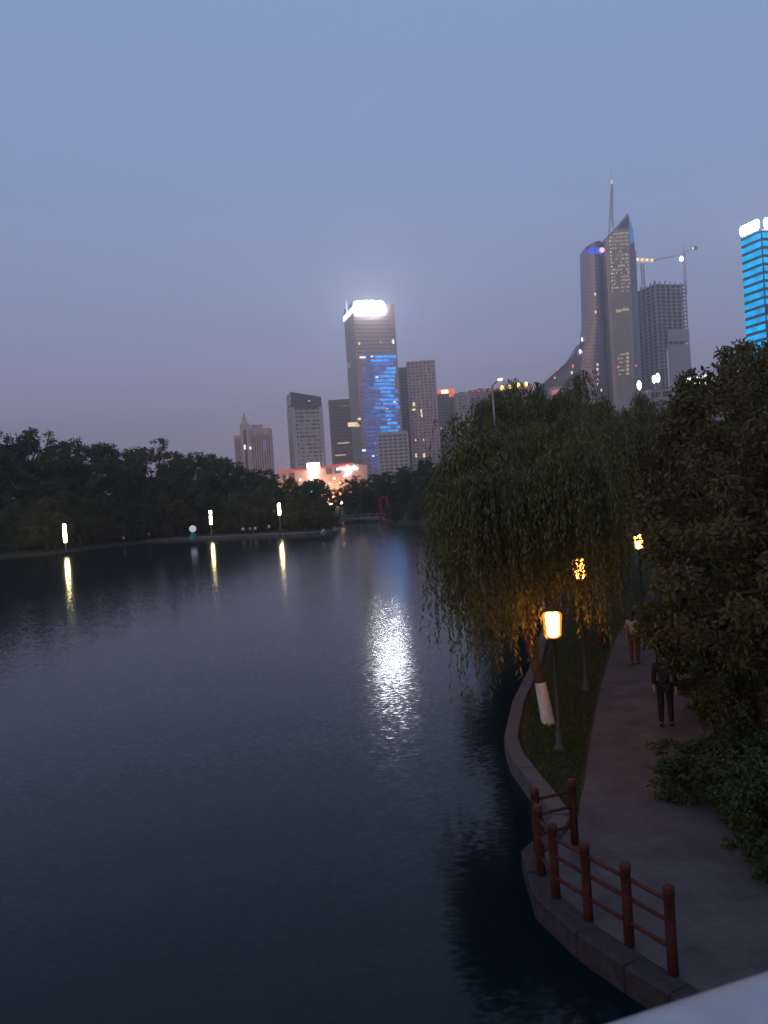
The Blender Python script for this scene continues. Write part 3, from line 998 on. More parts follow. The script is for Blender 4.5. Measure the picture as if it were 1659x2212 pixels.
# 5 low grid block in front of the main tower's right foot
d = 735
k = mpp(d)
H = hgt(845, 936, d)
t = Tower("grid_block", 815, d, 66 * k, 22, H, 0.02, "low grey gridded block in front of the lit tower's right foot", yref=950)
PALE = mat("facade_pale_grey", (0.48, 0.45, 0.46))
t.core(GL_DARK)
t.bands(PALE, 3.4, 1.5, 0, H, 0.35)
t.piers(PALE, 4.5, 1.3, 0, H, 0.5)
t.roof(PALE)

# 6 residential pair
d = 830
k = mpp(d)
H = hgt(910, 782, d)
t = Tower("residential_tower", 883, d, 60 * k, 24, H, -0.04, "mauve brick-like residential tower right of the lit tower, with warm windows")
t.core(GL_DARK)
t.bands(CONC_BRICK, 3.3, 1.5, 0, H, 0.4)
t.piers(CONC_BRICK, 4.2, 1.5, 0, H, 0.55)
mb = MB()
W = t.W / 2
for fl in range(int(H / 3.3)):
    for i in range(7):
        if rw.random() < 0.35:
            u = -W + (i + .5) * t.W / 7 + rw.choice((-.9, .9))
            t.plate(mb, 'front', u - 0.8, u + 0.8, fl * 3.3, fl * 3.3 + 3.0, 0.1, 0.48)
mb.build("balcony_walls", CONC_BRICK, t.root, kind="stuff")
MB().box(-W, W - 5, -8, 8, H, H + 2).build("roof_step", CONC_BRICK, t.root)
t.roof(CONC_BRICK, 1.2)
for (x, y, w_, h_) in ((894, 873, 2.6, 4.0), (894, 885, 3.6, 2.0), (910, 888, 1.6, 3.6), (911, 897, 1.6, 3.6), (898, 951, 1.2, 2.2), (915, 950, 1.2, 1.6), (899, 984, 1.8, 4.0), (916, 984, 2.2, 4.5)):
    t.lit_px('front', x, y, w_, h_, WARM, off=0.7)
d = 845
k = mpp(d)
H2 = hgt(868, 797, d)
t = Tower("residential_tower", 858, d, 25 * k, 24, H2, 0.03, "darker mauve residential tower squeezed between the lit tower and the brick-like one")
DM = mat("facade_dark_mauve", (0.336, 0.240, 0.246), 0.85, 0.2, var=0.25, scale=0.3)
t.core(GL_DARK)
t.bands(DM, 3.3, 1.6, 0, H2, 0.4)
t.piers(DM, 4.0, 1.5, 0, H2, 0.55)
t.roof(DM)

# 7 red crowned block, 8 beige block, 9 lilac slab, 10 eave-light block
d = 900
k = mpp(d)
H = hgt(965, 853, d)
t = Tower("red_crown_block", 946, d, 39 * k, 22, H, 0.03, "dark apartment block with glowing orange-red crown")
t.core(GL_DARK)
t.bands(DM, 3.3, 1.7, 0, H, 0.4)
t.piers(DM, 4.4, 1.4, 0, H, 0.55)
t.roof(DM, 1.2)
W = t.W / 2
MB().box(-W + .5, W - .5, -10.4, 9, H + 1.3, H + 7).build("crown", glow("crown_orange", (1.0, 0.26, 0.12), 0.85, var=0.6, scale=0.25), t.root)
t.lit('front', -W + 4.5, -W + 12, H + 2.0, H + 5.6, glow("crown_lamp", (1.0, 0.78, 0.45), 4.0), "crown_lamp", -0.1 + 1.2)
t.plate(MB(), 'front', 2.5, 8, H - 2.5, H + 1.2, 0.6, 1.0).build("crown_lamp", glow("crown_orange", (1.0, 0.26, 0.12), 0.85), t.root)
for (x, y) in ((953, 925), (969, 930)):
    t.lit_px('front', x, y, 1.8, 2.6, WARM3, off=.7)
d = 870
k = mpp(d)
H = hgt(998, 852, d)
t = Tower("beige_block", 985, d, 28 * k, 20, H, 0.0, "narrow beige apartment block right of the orange-crowned one")
t.core(GL_GREY)
t.bands(CONC_BEIGE, 3.3, 1.9, 0, H, 0.4)
t.piers(CONC_BEIGE, 7, 2.4, 0, H, 0.55)
MB().box(-4, 4, -6, 6, H, H + 3.4).build("roof_house", CONC_BEIGE, t.root)
t.roof(CONC_BEIGE)
d = 890
k = mpp(d)
H = hgt(1040, 845, d)
RB = mat("facade_dusky_red", (0.42, 0.25, 0.245), 0.85, 0.2, var=0.25, scale=0.3)
t = Tower("lilac_slab_block", 1014, d, 58 * k, 20, H, 0.0, "long dusky reddish apartment slab left of the tall street light pole")
t.core(GL_DARK)
t.bands(RB, 3.3, 1.9, 0, H, 0.4)
t.piers(RB, 6, 2.2, 0, H, 0.55)
W = t.W / 2
for i in range(3):
    a = -W + 2 + i * (t.W - 4) / 3
    MB().box(a, a + 6, -6, 5, H, H + rw.uniform(2.5, 4)).build("roof_house", RB, t.root)
t.roof(RB)
t.lit_px('front', 1017, 935, 1.6, 3, WARM3, off=.7)
t.lit_px('front', 1021, 906, 1.4, 2, WARM3, off=.7)
for i in range(5):
    u = -W + 3 + i * 6.4
    MB().box(u, u + 2.6, -t.D / 2 - .9, -t.D / 2 - .56, H - .6, H + .9).build("roof_lamp", glow("roof_lamp_red", (1.0, 0.2, 0.14), 0.55), t.root)
d = 420
k = mpp(d)
H = hgt(1110, 842, d)
t = Tower("eave_light_block", 1080, d, 68 * k, 18, H, 0.0, "apartment block with four yellow eave lights, half hidden by a plumed willow", yref=850)
t.core(GL_DARK)
t.bands(CONC_BRICK, 3.3, 1.8, 0, H, 0.4)
t.piers(CONC_BRICK, 5, 1.8, 0, H, 0.55)
t.roof(CONC_BRICK, 2.4)
EAVE = glow("eave_lamp", (1.0, 0.72, 0.22), 3.2)
for x, y in ((1101, 836), (1119, 832), (1136, 830), (1084, 838)):
    u, z = t.hit(x, y)
    MB().lathe([(0.25, z - 1.1), (0.75, z - 0.6), (0.8, z + 0.5), (0.3, z + 1.1)], 10, (u, -t.D / 2 - 1.2)).build("eave_lamp", EAVE, t.root)

# 11 curved landmark tower with spire
d = 900
k = mpp(d)
base = at(1314, 1045, d)
base.z = LAND_Z
root = empty("landmark_tower", base, 0, "tall curved landmark tower with sloping glass tops and antenna mast", "building", "skyline towers beyond the lake")
def loc(x, y, dd=0.0):
    p = at(x, y, d + dd)
    return (p.x - base.x, p.z - LAND_Z)
BRONZE = mat("cladding_bronze", (0.50, 0.36, 0.29), 0.5, 0.4, 0.2, var=0.25, scale=0.05)
PLUM = mat("glass_plum", (0.208, 0.150, 0.195), 0.3, 0.5, var=0.4, scale=0.06)
OLIVE = mat("glass_olive", (0.312, 0.275, 0.244), 0.35, 0.5, var=0.3, scale=0.1)
# left lobe: rings of a lens-shaped plan, left edge sweeping out towards the ground
prof = [(534, 1265, 1300), (600, 1266, 1302), (660, 1268, 1304), (696, 1268.5, 1305.5), (730, 1264, 1307), (760, 1258, 1309), (800, 1253, 1312), (840, 1252, 1314), (900, 1253, 1317), (1040, 1256, 1325)]
rings = []
NS = 14
for (y, xl, xr) in prof:
    a, z = loc(xl, y)
    b_, zr = loc(xr, y)
    if y == 1040:
        z = zr = 0.0
    ring = []
    for i in range(NS + 1):
        s = i / NS
        bulge = math.sin(math.pi * s) ** 0.8
        ring.append((a + (b_ - a) * s, -9.0 * bulge + 3 * (s - .5), z + (zr - z) * s + (7.0 * s if y == 534 else 0)))
    for i in range(NS + 1):
        s = 1 - i / NS
        bulge = math.sin(math.pi * s) ** 0.8
        ring.append((a + (b_ - a) * s, 26 + 6.0 * bulge, z + (zr - z) * s + (7.0 * s if y == 534 else 0)))
    rings.append(ring)
def loft(rings, cols=None):
    mb = MB()
    n_ = len(rings[0])
    for r_ in rings:
        mb.v += r_
    for i in range(len(rings) - 1):
        for j in range(n_):
            mb.f.append((i * n_ + j, (i + 1) * n_ + j, (i + 1) * n_ + (j + 1) % n_, i * n_ + (j + 1) % n_))
    mb.f.append(tuple(range(n_)))
    return mb
lobe = loft(rings).build("left_shaft", PLUM, root)
# fins along the lobe: floor edges + bronze cladding on its left third
def ring_at(z):
    rz = [(sum(q[2] for q in r_) / len(r_), r_) for r_ in rings]
    for (za, ra), (zb, rb) in zip(rz[:-1], rz[1:]):
        if zb <= z <= za:
            f = (z - zb) / (za - zb)
            return [tuple(Vector(q).lerp(Vector(p), f)) for p, q in zip(ra, rb)]
    return None
mb = MB()
mbz = MB()
z = 4.0
while z < 268:
    rg_ = ring_at(z)
    if rg_:
        for i in range(NS):
            p, q = rg_[i], rg_[i + 1]
            bb = mb if i > 5 else mbz
            bs = len(bb.v)
            hgt_ = 1.2 if i > 5 else 2.9
            o_ = 0.35
            bb.v += [(p[0], p[1] - o_, z), (q[0], q[1] - o_, z), (q[0], q[1] - o_, z + hgt_), (p[0], p[1] - o_, z + hgt_), (p[0], p[1] + .3, z), (q[0], q[1] + .3, z), (q[0], q[1] + .3, z + hgt_), (p[0], p[1] + .3, z + hgt_)]
            bb.f += [(bs, bs + 1, bs + 2, bs + 3), (bs + 3, bs + 2, bs + 6, bs + 7), (bs + 1, bs, bs + 4, bs + 5)]
    z += 4.0
mb.build("floor_edges", mat("cladding_plum", (0.338, 0.234, 0.273), 0.5, 0.4, var=0.2, scale=0.05), lobe, kind="stuff")
mbz.build("bronze_cladding", BRONZE, lobe, kind="stuff")
# blue sign ring on the lobe top
mb = MB()
za = loc(1282, 553)[1]
rg_ = ring_at(za)
for i in range(1, NS):
    p, q = rg_[i], rg_[i + 1]
    bs = len(mb.v)
    mb.v += [(p[0], p[1] - .8, za), (q[0], q[1] - .8, za + .3), (q[0], q[1] - .8, za + 7.3), (p[0], p[1] - .8, za + 6.5)]
    mb.f += [(bs, bs + 1, bs + 2, bs + 3)]
bs_ = mb.build("blue_sign", glow("sign_royal_blue", (0.07, 0.16, 1.0), 0.95, var=0.5, scale=0.3), root)
sol = bs_.modifiers.new("depth", 'SOLIDIFY')
sol.thickness = 0.4
sol.offset = -1
u, z = loc(1296, 545)
MB().tube([(u, -8.5, z), (u, -8.1, z)], 3.0, 14).build("round_emblem", glow("emblem_pink", (1.0, 0.62, 0.72), 1.6), root)
# main slab: extruded outline with sloping, pointed top
prof2 = [(1300, 523), (1322, 500), (1350.5, 467)]
zb = 0.0
pts = []
xl0 = loc(1329, 1040)[0]
pa = loc(1300, 523)
pb_ = loc(1324, 499)
pc = loc(1350.5, 467)
pd = loc(1366, 534)
xr0 = loc(1392, 1040)[0]
front_y, back_y = -11.0, 24.0
def slab(outline, y0, y1, m, name, parent):
    mb = MB()
    n_ = len(outline)
    mb.v += [(x, y0, z) for x, z in outline] + [(x, y1, z) for x, z in outline]
    mb.f.append(tuple(range(n_)))
    mb.f.append(tuple(range(2 * n_ - 1, n_ - 1, -1)))
    for i in range(n_):
        j = (i + 1) % n_
        mb.f.append((j, i, n_ + i, n_ + j))
    return mb.build(name, m, parent)
face_r_top = loc(1350, 500)
xfr0 = loc(1373, 1040)[0]
out_front = [(xl0, 0), (xfr0, 0), (loc(1353, 500)[0], loc(1353, 500)[1]), pc, pb_, pa]
main = slab(out_front, front_y, back_y, OLIVE, "main_slab", root)
# right flank, set back
out_r = [(xfr0 + .02, 0), (xr0, 0), (pd[0], pd[1]), (loc(1362, 500)[0], loc(1362, 500)[1]), (loc(1353.2, 470)[0], loc(1353.2, 470)[1])]
slab(out_r, front_y + 3, back_y, mat("glass_steel_blue", (0.18, 0.19, 0.26), 0.3, 0.5, var=0.3, scale=0.1), "right_flank", root)
slab([(loc(1354.5, 478)[0], loc(1354.5, 478)[1]), (loc(1355.5, 534)[0], loc(1355.5, 534)[1]), (loc(1364, 528)[0], loc(1364, 528)[1]), (loc(1361.5, 500)[0], loc(1361.5, 500)[1])][::1],
     front_y + 2.2, front_y + 2.9, glow("flank_blue", (0.10, 0.32, 0.95), 0.65, var=0.4, scale=0.1), "blue_flank_light", root)
MB().tube([(xr0 + 1, 0, 0), (loc(1372, 540)[0], 0, loc(1372, 540)[1])], 0.9, 8).build("edge_column", mat("facade_pink", (0.60, 0.42, 0.37)), root)
# facade floor edges and window grid on the slab
fl_m = mat("mullion_olive", (0.450, 0.400, 0.338), 0.5, 0.4, var=0.2, scale=0.2)
mb = MB()
z = 3.0
ztop = loc(1330, 500)[1]
def edge_x(z):
    f = z / pa[1]
    xl = xl0 + (pa[0] - xl0) * min(1, f)
    if z > pa[1]:
        xl = pa[0] + (pb_[0] - pa[0]) * (z - pa[1]) / (pb_[1] - pa[1])
    fr = z / loc(1353, 500)[1]
    return xl, xfr0 + (loc(1353, 500)[0] - xfr0) * min(1, fr)
while z < ztop - 2:
    xa, xb = edge_x(z)
    mb.box(xa + 4.0, xb - .2, front_y - .35, front_y, z, z + 1.1)
    z += 4.0
for i in range(1, 11):
    f = i / 11
    seg = []
    for zz in (0, 90, 180, ztop - 8):
        xa, xb = edge_x(zz)
        seg.append((xa + 4.5 + (xb - xa - 4.7) * f, front_y - .3, zz))
    mb.tube(seg, 0.35, 4)
mb.build("mullions", fl_m, main, kind="stuff")
slab([(xl0, 0), (xl0 + 4.5, 0), (edge_x(ztop - 12)[0] + 4.5, ztop - 12), (pa[0], pa[1] - .5)], front_y - .7, front_y - .01, BRONZE, "edge_pier", root)
slab([(pb_[0] + 1.0, pb_[1] - 2), (loc(1351, 498)[0], loc(1351, 498)[1]), (pc[0] - .5, pc[1] - 4)], front_y - .5, front_y - .02, GL_DARK, "top_glazing", root)
# lit windows on the slab: yellowish dashes in columns
zlo, zhi = loc(1335, 640)[1], loc(1335, 508)[1]
nf = int((zhi - zlo) / 4.0)
for i in range(nf):
    zz = zlo + i * 4.0
    zz = round((zz - 3.0) / 4.0) * 4.0 + 3.0 + 1.25
    xa, xb = edge_x(zz)
    for c in range(8):
        pr = (0.75, 0.55, 0.45, 0.25, 0.7, 0.5, 0.4, 0.7)[c] if i < nf - 4 else 0.7
        if rw.random() < min(1, pr * 1.25):
            w_ = (xb - xa - 6) / 8
            u = xa + 4.9 + w_ * c
            MB().box(u + .3, u + w_ * rw.uniform(.55, .95), front_y - .3, front_y - .05, zz, zz + rw.uniform(1.4, 2.5)).build("lit_window", WARM3 if rw.random() < .65 else WARM2, root)
for (x0, x1, y) in ((1324, 1336, 677), (1338, 1352, 674)):
    a, z = loc(x0, y)
    b_, _ = loc(x1, y)
    MB().box(a, b_, front_y - .6, front_y - .36, z - 1.6, z + 1.6).build("lit_window", WARM3, root)
for i in range(6):
    a, z = loc(1346, 768 + i * 8.5)
    MB().box(a, a + 3.0, front_y - .6, front_y - .36, z - 1.4, z + 1.6).build("lit_window", WARM3, root)
    a, z = loc(1329 + rw.uniform(-2, 4), 770 + i * 8.5)
    MB().box(a, a + rw.uniform(2, 7), front_y - .6, front_y - .36, z - .5, z + .6).build("lit_window", WARM3, root)
for i in range(5):
    a, z = loc(1286, 790 + i * 10.5)
    MB().box(a - 1.0, a + 1.0, -9.2, -8.9, z - 1.5, z + 1.5).build("lit_window", WARM, root)
for (x, y) in ((1282, 678), (1281, 640), (1294, 845)):
    a, z = loc(x, y)
    MB().box(a - .9, a + .9, -9.6, -9.2, z - 1.5, z + 1.5).build("lit_window", WARM, root)
for (x, y, m_) in ((1328, 797, RED_DIM), (1367, 794, RED_DIM)):
    a, z = loc(x, y)
    MB().lathe([(0.3, z - 1.4), (0.8, z - .5), (0.8, z + .6), (0.2, z + 1.4)], 8, (a, front_y - 1.2)).build("red_beacon", m_, root)
# antenna mast
x0, z0 = loc(1325, 500)
x1, z1 = loc(1325.5, 470)
xt, zt = loc(1325, 393)
mb = MB()
for (sx, sy) in ((-1, -1), (1, -1), (1, 1), (-1, 1)):
    mb.tube([(x0 + sx * 3.6, 6 + sy * 3.6, z0 - 8), (x0 + sx * 1.5, 6 + sy * 1.5, z1)], 0.45, 6)
    mb.tube([(x0 + sx * 1.5, 6 + sy * 1.5, z1), (xt + sx * .9, 6 + sy * .9, zt)], 0.4, 6)
for i in range(14):
    f = i / 14
    zz = z1 + (zt - z1) * f
    w_ = 1.5 - .6 * f
    xx = x0 + (xt - x0) * f
    mb.tube([(xx - w_, 6 - w_, zz), (xx + w_, 6 - w_, zz + 3)], 0.25, 5)
    mb.tube([(xx + w_, 6 + w_, zz), (xx - w_, 6 + w_, zz + 3)], 0.25, 5)
mast = mb.build("antenna_mast", METAL, root)
MB().tube([(xt, 6, zt), (xt, 6, loc(1324, 355)[1])], [0.35, 0.12], 6).build("antenna_tip", METAL, mast)
MB().lathe([(0.4, zt), (0.9, zt + .6), (0.9, zt + 4.2), (0.4, zt + 5)], 10, (xt, 6)).build("mast_light", glow("mast_lamp", (0.9, 0.95, 1.0), 0.9), mast)
# sweeping wing at the left foot
wing = [(1262, 735), (1241, 769), (1222, 787), (1205, 802), (1186, 819), (1168, 835), (1145, 856), (1120, 880)]
ol = [loc(x, y) for x, y in wing]
ol = ol + [(ol[-1][0], 0), (loc(1262, 1040)[0], 0)]
slab(ol[::-1][::-1], 6, 40, mat("wing_roof", (0.20, 0.16, 0.165), 0.5, 0.4, var=0.3, scale=0.05), "sweeping_wing", root)
mbw = MB()
for (a, b_) in zip(ol[:7], ol[1:8]):
    mbw.tube([(a[0], 5.2, a[1]), (b_[0], 5.2, b_[1])], 0.8, 6)
mbw.build("wing_edge", CONC_DARK, root)
zz = 8.0
mbw = MB()
while zz < ol[0][1] - 6:
    xs = None
    for (a, b_) in zip(ol[:7], ol[1:8]):
        if b_[1] <= zz <= a[1]:
            xs = b_[0] + (a[0] - b_[0]) * (zz - b_[1]) / (a[1] - b_[1])
    if xs is not None:
        mbw.box(xs + 1.5, loc(1254, 800)[0], 5.4, 6.0, zz, zz + 1.3)
    zz += 4.2
mbw.build("wing_floors", mat("wing_band", (0.20, 0.165, 0.165), 0.6, 0.3, var=0.2, scale=0.1), root, kind="stuff")
# podium with pink sign
a, z = loc(1186, 848)
b_, z2 = loc(1240, 848)
MB().box(a, b_, -2, 5, 0, z + 6).build("podium", CONC_BEIGE, root)
MB().box(loc(1191, 849)[0], loc(1216, 849)[0], -2.7, -2.02, z - 3, z + 2.5).build("pink_sign", glow("sign_pink", (1.0, 0.27, 0.36), 0.75), root)
for (x, y, m_, s_) in ((1259, 732, WHITE_S, 1.1), (1255, 758, WHITE_S, 1.2), (1239, 790, RED_DIM, 1.2), (1206, 796, RED_DIM, 1.0), (1237, 804, COLD, 1.0), (1200, 815, WARM2, 0.9), (1151, 836, RED_DIM, 1.0)):
    a, z = loc(x, y)
    MB().lathe([(0.3, z - 1.8 * s_), (0.9 * s_, z - .8 * s_), (0.9 * s_, z + .9 * s_), (0.3, z + 1.8 * s_)], 8, (a, 3.6)).build("beacon", m_, root)

# 12 tower under construction
d = 960
k = mpp(d)
H = hgt(1455, 604, d)
t = Tower("unfinished_tower", 1414, d, 80 * k, 66, H, 0.30, "unfinished concrete tower with open floors, grey netting and a crane on top", yref=610)
W, D = t.W / 2, t.D / 2
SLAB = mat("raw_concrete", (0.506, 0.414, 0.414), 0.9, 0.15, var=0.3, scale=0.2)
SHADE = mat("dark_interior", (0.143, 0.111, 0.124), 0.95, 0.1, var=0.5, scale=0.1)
NET = mat("grey_netting", (0.46, 0.42, 0.42), 0.95, 0.05, var=0.2, scale=0.4)
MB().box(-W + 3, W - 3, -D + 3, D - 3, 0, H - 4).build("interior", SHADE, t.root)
fl = 0
z = 0.0
while z < H:
    MB().box(-W, W, -D, D, z, z + 0.75).build("floor_slab", SLAB, t.root)
    z += 4.6
zt = z - 4.6 + .76
for f, full, kk in (('front', t.W, 6), ('left', t.D, 7)):
    for i in range(kk + 1):
        u = -full / 2 + full * i / kk
        u = min(max(u, -full / 2 + .8), full / 2 - .8)
        t.plate(MB(), f, u - .6, u + .6, 0, zt + rw.uniform(2, 5), -1.0, 0.3 + (0.02 if f == 'left' else 0)).build("column", SLAB, t.root)
z_net = hgt(1465, 708, d)
z_net2 = hgt(1465, 740, d)
t.plate(MB(), 'front', -W + 14, W + .3, z_net2 + 3, z_net, .45, .8).build("netting", NET, t.root)
t.plate(MB(), 'front', -W + 12, W + .3, 0, z_net2 - 1, .45, .9).build("netting", NET, t.root)
for i in range(12):
    u = -W + 12.5 + (t.W - 13) * (i + .5) / 12
    t.plate(MB(), 'front', u - .12, u + .12, 0, z_net2 - 1.2, .91, 1.0).build("scaffold_pole", METAL, t.root)
t.plate(MB(), 'front', -W + 10.6, -W + 12.6, 0, hgt(1437, 755, d), .95, 1.6).build("hoist_mast", glow("hoist_glow", (0.75, 0.7, 0.85), 0.28), t.root)  # the mast face itself glows pale, no separate fitting is built
for i in range(26):
    u = rw.uniform(-W, W)
    v_ = rw.uniform(-D, D)
    MB().tube([(u, v_, zt), (u, v_, zt + rw.uniform(2, 8))], 0.18, 5).build("rebar_post", METAL, t.root)
# crane on the tower
def to_local(p):
    q = p - t.c
    return Vector((q.dot(t.ax), q.dot(t.ay), p.z - LAND_Z))
cr = empty("tower_crane", (0, 0, 0), 0, "tower crane with floodlight and long jib on top of the unfinished tower", "crane")
YEL = mat("crane_yellow", (0.45, 0.34, 0.14), 0.6, 0.3, var=0.3)
pm = at(1477, 548, 985)
pb0 = Vector((pm.x, pm.y, at(1482, 612, 985).z - 14))
def lattice(p, q, w, nseg, m, name, parent):
    mb = MB()
    p, q = Vector(p), Vector(q)
    dd = (q - p).normalized()
    s = dd.cross(Vector((0, 1, 0.01))).normalized() * w
    u_ = dd.cross(s).normalized() * w
    cs = [s + u_, s - u_, -s - u_, -s + u_]
    for c in cs:
        mb.tube([p + c, q + c], w * .16, 5)
    for i in range(nseg):
        a, b2 = p.lerp(q, i / nseg), p.lerp(q, (i + 1) / nseg)
        for j in range(4):
            mb.tube([a + cs[j], b2 + cs[(j + 1) % 4]], w * .10, 4)
    return mb.build(name, m, parent)
cr.location = pb0
rel = lambda p: p - pb0
lattice((0, 0, 0), rel(pm), 1.1, 14, YEL, "mast", cr)
jib_end = at(1412, 563, 960)
cj_end = at(1502, 531, 1000)
jib_ = lattice(rel(pm), rel(jib_end), 0.7, 22, YEL, "jib", cr)
cj_ = lattice(rel(pm), rel(cj_end), 0.8, 8, YEL, "counter_jib", cr)
apex = pm + Vector((0, 0, 9))
MB().tube([rel(pm), rel(apex)], [.7, .3], 6).build("apex", YEL, cr)
MB().tube([rel(apex), rel(jib_end)], .12, 4).build("tie", METAL, jib_)
MB().tube([rel(apex), rel(cj_end)], .12, 4).build("tie", METAL, cj_)
q = rel(cj_end)
MB().box(q.x - 2, q.x + 2, q.y - 1.5, q.y + 1.5, q.z - 4.5, q.z - 1).build("counterweight", CONC, cj_)
q = rel(at(1472, 559, 978))
MB().lathe([(0.4, q.z - 3), (2.0, q.z - 2), (2.3, q.z + 1), (0.8, q.z + 3)], 12, (q.x, q.y)).build("floodlight", glow("flood_white", (1.0, 0.96, 0.9), 9.0), cr)
q = rel(at(1497, 536, 990))
MB().box(q.x - .6, q.x + .6, q.y - .6, q.y + .6, q.z - 1.5, q.z + 1.5).build("lamp", glow("crane_lamp", (1.0, 0.85, 0.75), 1.6), cr)
q = rel(at(1475, 546, 976))
MB().box(q.x - 1, q.x + 1, q.y - 1, q.y + 1, q.z - 1.5, q.z + 1.5).build("cab", glow("crane_cab", (0.9, 0.5, 0.3), 0.6), cr)
# second crane arm, lit yellow, left of the tower
cr2 = empty("tower_crane", (0, 0, 0), 0, "short crane with yellow lit boom left of the unfinished tower, beside the landmark tower", "crane")
pA, pB = at(1372, 561, 985), at(1412, 563, 985)
pbase = Vector((at(1389, 600, 985).x, 985, 0.6))
cr2.location = pbase
rel2 = lambda p: p - pbase
lattice((0, 0, 0), (0, 0, at(1380, 570, 985).z - .6), 1.6, 40, mat("crane_dull_red", (0.30, 0.13, 0.12), 0.7, 0.2), "mast", cr2)
boom_ = lattice(rel2(pA), rel2(pB), 1.6, 9, glow("boom_lit", (1.0, 0.72, 0.30), 1.0), "lit_boom", cr2)
for f in (0.1, .35, .6, .88):
    q = rel2(pA.lerp(pB, f))
    MB().box(q.x - 1.6, q.x + 1.6, q.y - 2.4, q.y - 1.8, q.z - 1.3, q.z + 1.3).build("boom_lamp", glow("boom_lamp", (1.0, 0.82, 0.5), 1.7), boom_)

# 13 cyan banded tower
d = 520
k = mpp(d)
H = hgt(1625, 500, d)
t = Tower("banded_tower", 1650, d, 30, 18, H, 0.30, "tower banded in bright cyan light at the right edge of the photo", yref=600)
W, D = t.W / 2, t.D / 2
c2 = at(1612, 600, d)
t.core(mat("facade_navy", (0.05, 0.06, 0.10), 0.4, 0.5, var=0.3, scale=0.1))
t.piers(mat("facade_navy", (0.05, 0.06, 0.10)), 9, 1.2, 0, H, 0.3)
fh = 17.7 * k
nfl = int(H / fh)
for f in range(nfl):
    zf = H - (f + 1) * fh + 1.0
    for (face, full) in (('front', t.W), ('left', t.D)):
        nseg = 1 if face == 'left' else 3
        for s in range(nseg):
            a = -full / 2 + full * s / nseg + (1.3 if s else .3)
            b_ = -full / 2 + full * (s + 1) / nseg - (1.3 if s < nseg - 1 else .3)
            if f > 8 and rw.random() < 0.25:
                continue
            t.lit(face, a, b_, zf, zf + fh * .62, CYAN, "light_band", 0.55)
WB2 = glow("sign_white_blue", (0.9, 0.95, 1.0), 12.0, sample=True)
for i in range(3):   # glaring roof letters on both lake-side faces
    loop = [(1.9 * max(-1, min(1, 1.25 * math.cos(2 * math.pi * q / 12))), 2.6 * max(-1, min(1, 1.2 * math.sin(2 * math.pi * q / 12)))) for q in range(13)]
    b_ = -D + 3.0 + i * 5.4
    MB().tube([(-W - 1.5, b_ + p_, H + 4.6 + q_) for p_, q_ in loop], 1.0, 8).tube([(-W - 1.5, b_ - 1.9, H + 4.6), (-W - 1.5, b_ + 1.9, H + 4.6)], 1.0, 8).build("roof_letter", WB2, t.root, True)
    a = -W + 4 + i * 7
    MB().tube([(a + p_, -D - 1.5, H + 4.6 + q_) for p_, q_ in loop], 1.0, 8).build("roof_letter", WB2, t.root, True)
t.lit('left', -D + 1, D - 1, H + 0.3, H + 2.0, CYAN, "light_band", 1.0)
t.roof(METAL, 1.0)

# 14 shopping mall
d = 560
k = mpp(d)
pl = at(600, 1045, d)
pr = at(790, 1030, d)
mall = empty("shopping_mall", (pl.x, d, LAND_Z), 0.05, "low shopping mall glowing orange with red roof edge and white signs", "building")
def ml(x, y):
    p = at(x, y, d)
    return p.x - pl.x, p.z - LAND_Z
m_wall = mat("mall_wall", (0.62, 0.42, 0.36), 0.7, 0.3, var=0.2, scale=0.1)
xa, za = ml(600, 1017)
xb, zb_ = ml(668, 1012)
xc, zc = ml(760, 1000)
xd_ = ml(792, 1005)[0]
mb = MB()
outl = [(xa, 0), (xd_, 0), (xd_, zc - 2), (xc, zc), (xb, zb_), (xa, za)]
slab(outl, 0, 30, m_wall, "wall", mall)
for (p, q) in (((xa, za), (xb, zb_)), ((xb, zb_), (xc, zc))):
    MB().tube([(p[0], -.6, p[1] - .2), (q[0], -.6, q[1] - .2)], 0.55, 8).build("roof_edge_light", RED, mall)
for (x0, x1, y0, y1) in ((625, 637, 1022, 1033), (610, 618, 1026, 1036), (704, 718, 1012, 1024), (722, 736, 1010, 1022)):
    a, z1_ = ml(x0, y0)
    b_, z0_ = ml(x1, y1)
    MB().box(a, b_, -.5, -.02, z0_, z1_).build("dark_panel", GL_GREY, mall)
# pylon sign: wide head on narrower stem, glaring
a0, zt_ = ml(663, 1001)
a1, zm = ml(691, 1012)
s0, zs = ml(669, 1012)
s1, z_b = ml(685, 1042)
PY = glow("pylon_white", (1.0, 0.93, 0.82), 9.0, sample=True)
stem = MB().box(s0, s1, -2.9, -1.5, 0, zm).build("pylon_stem", PY, mall)
MB().box(a0, a1, -3.2, -1.2, zm, zt_).build("pylon_head", PY, stem)
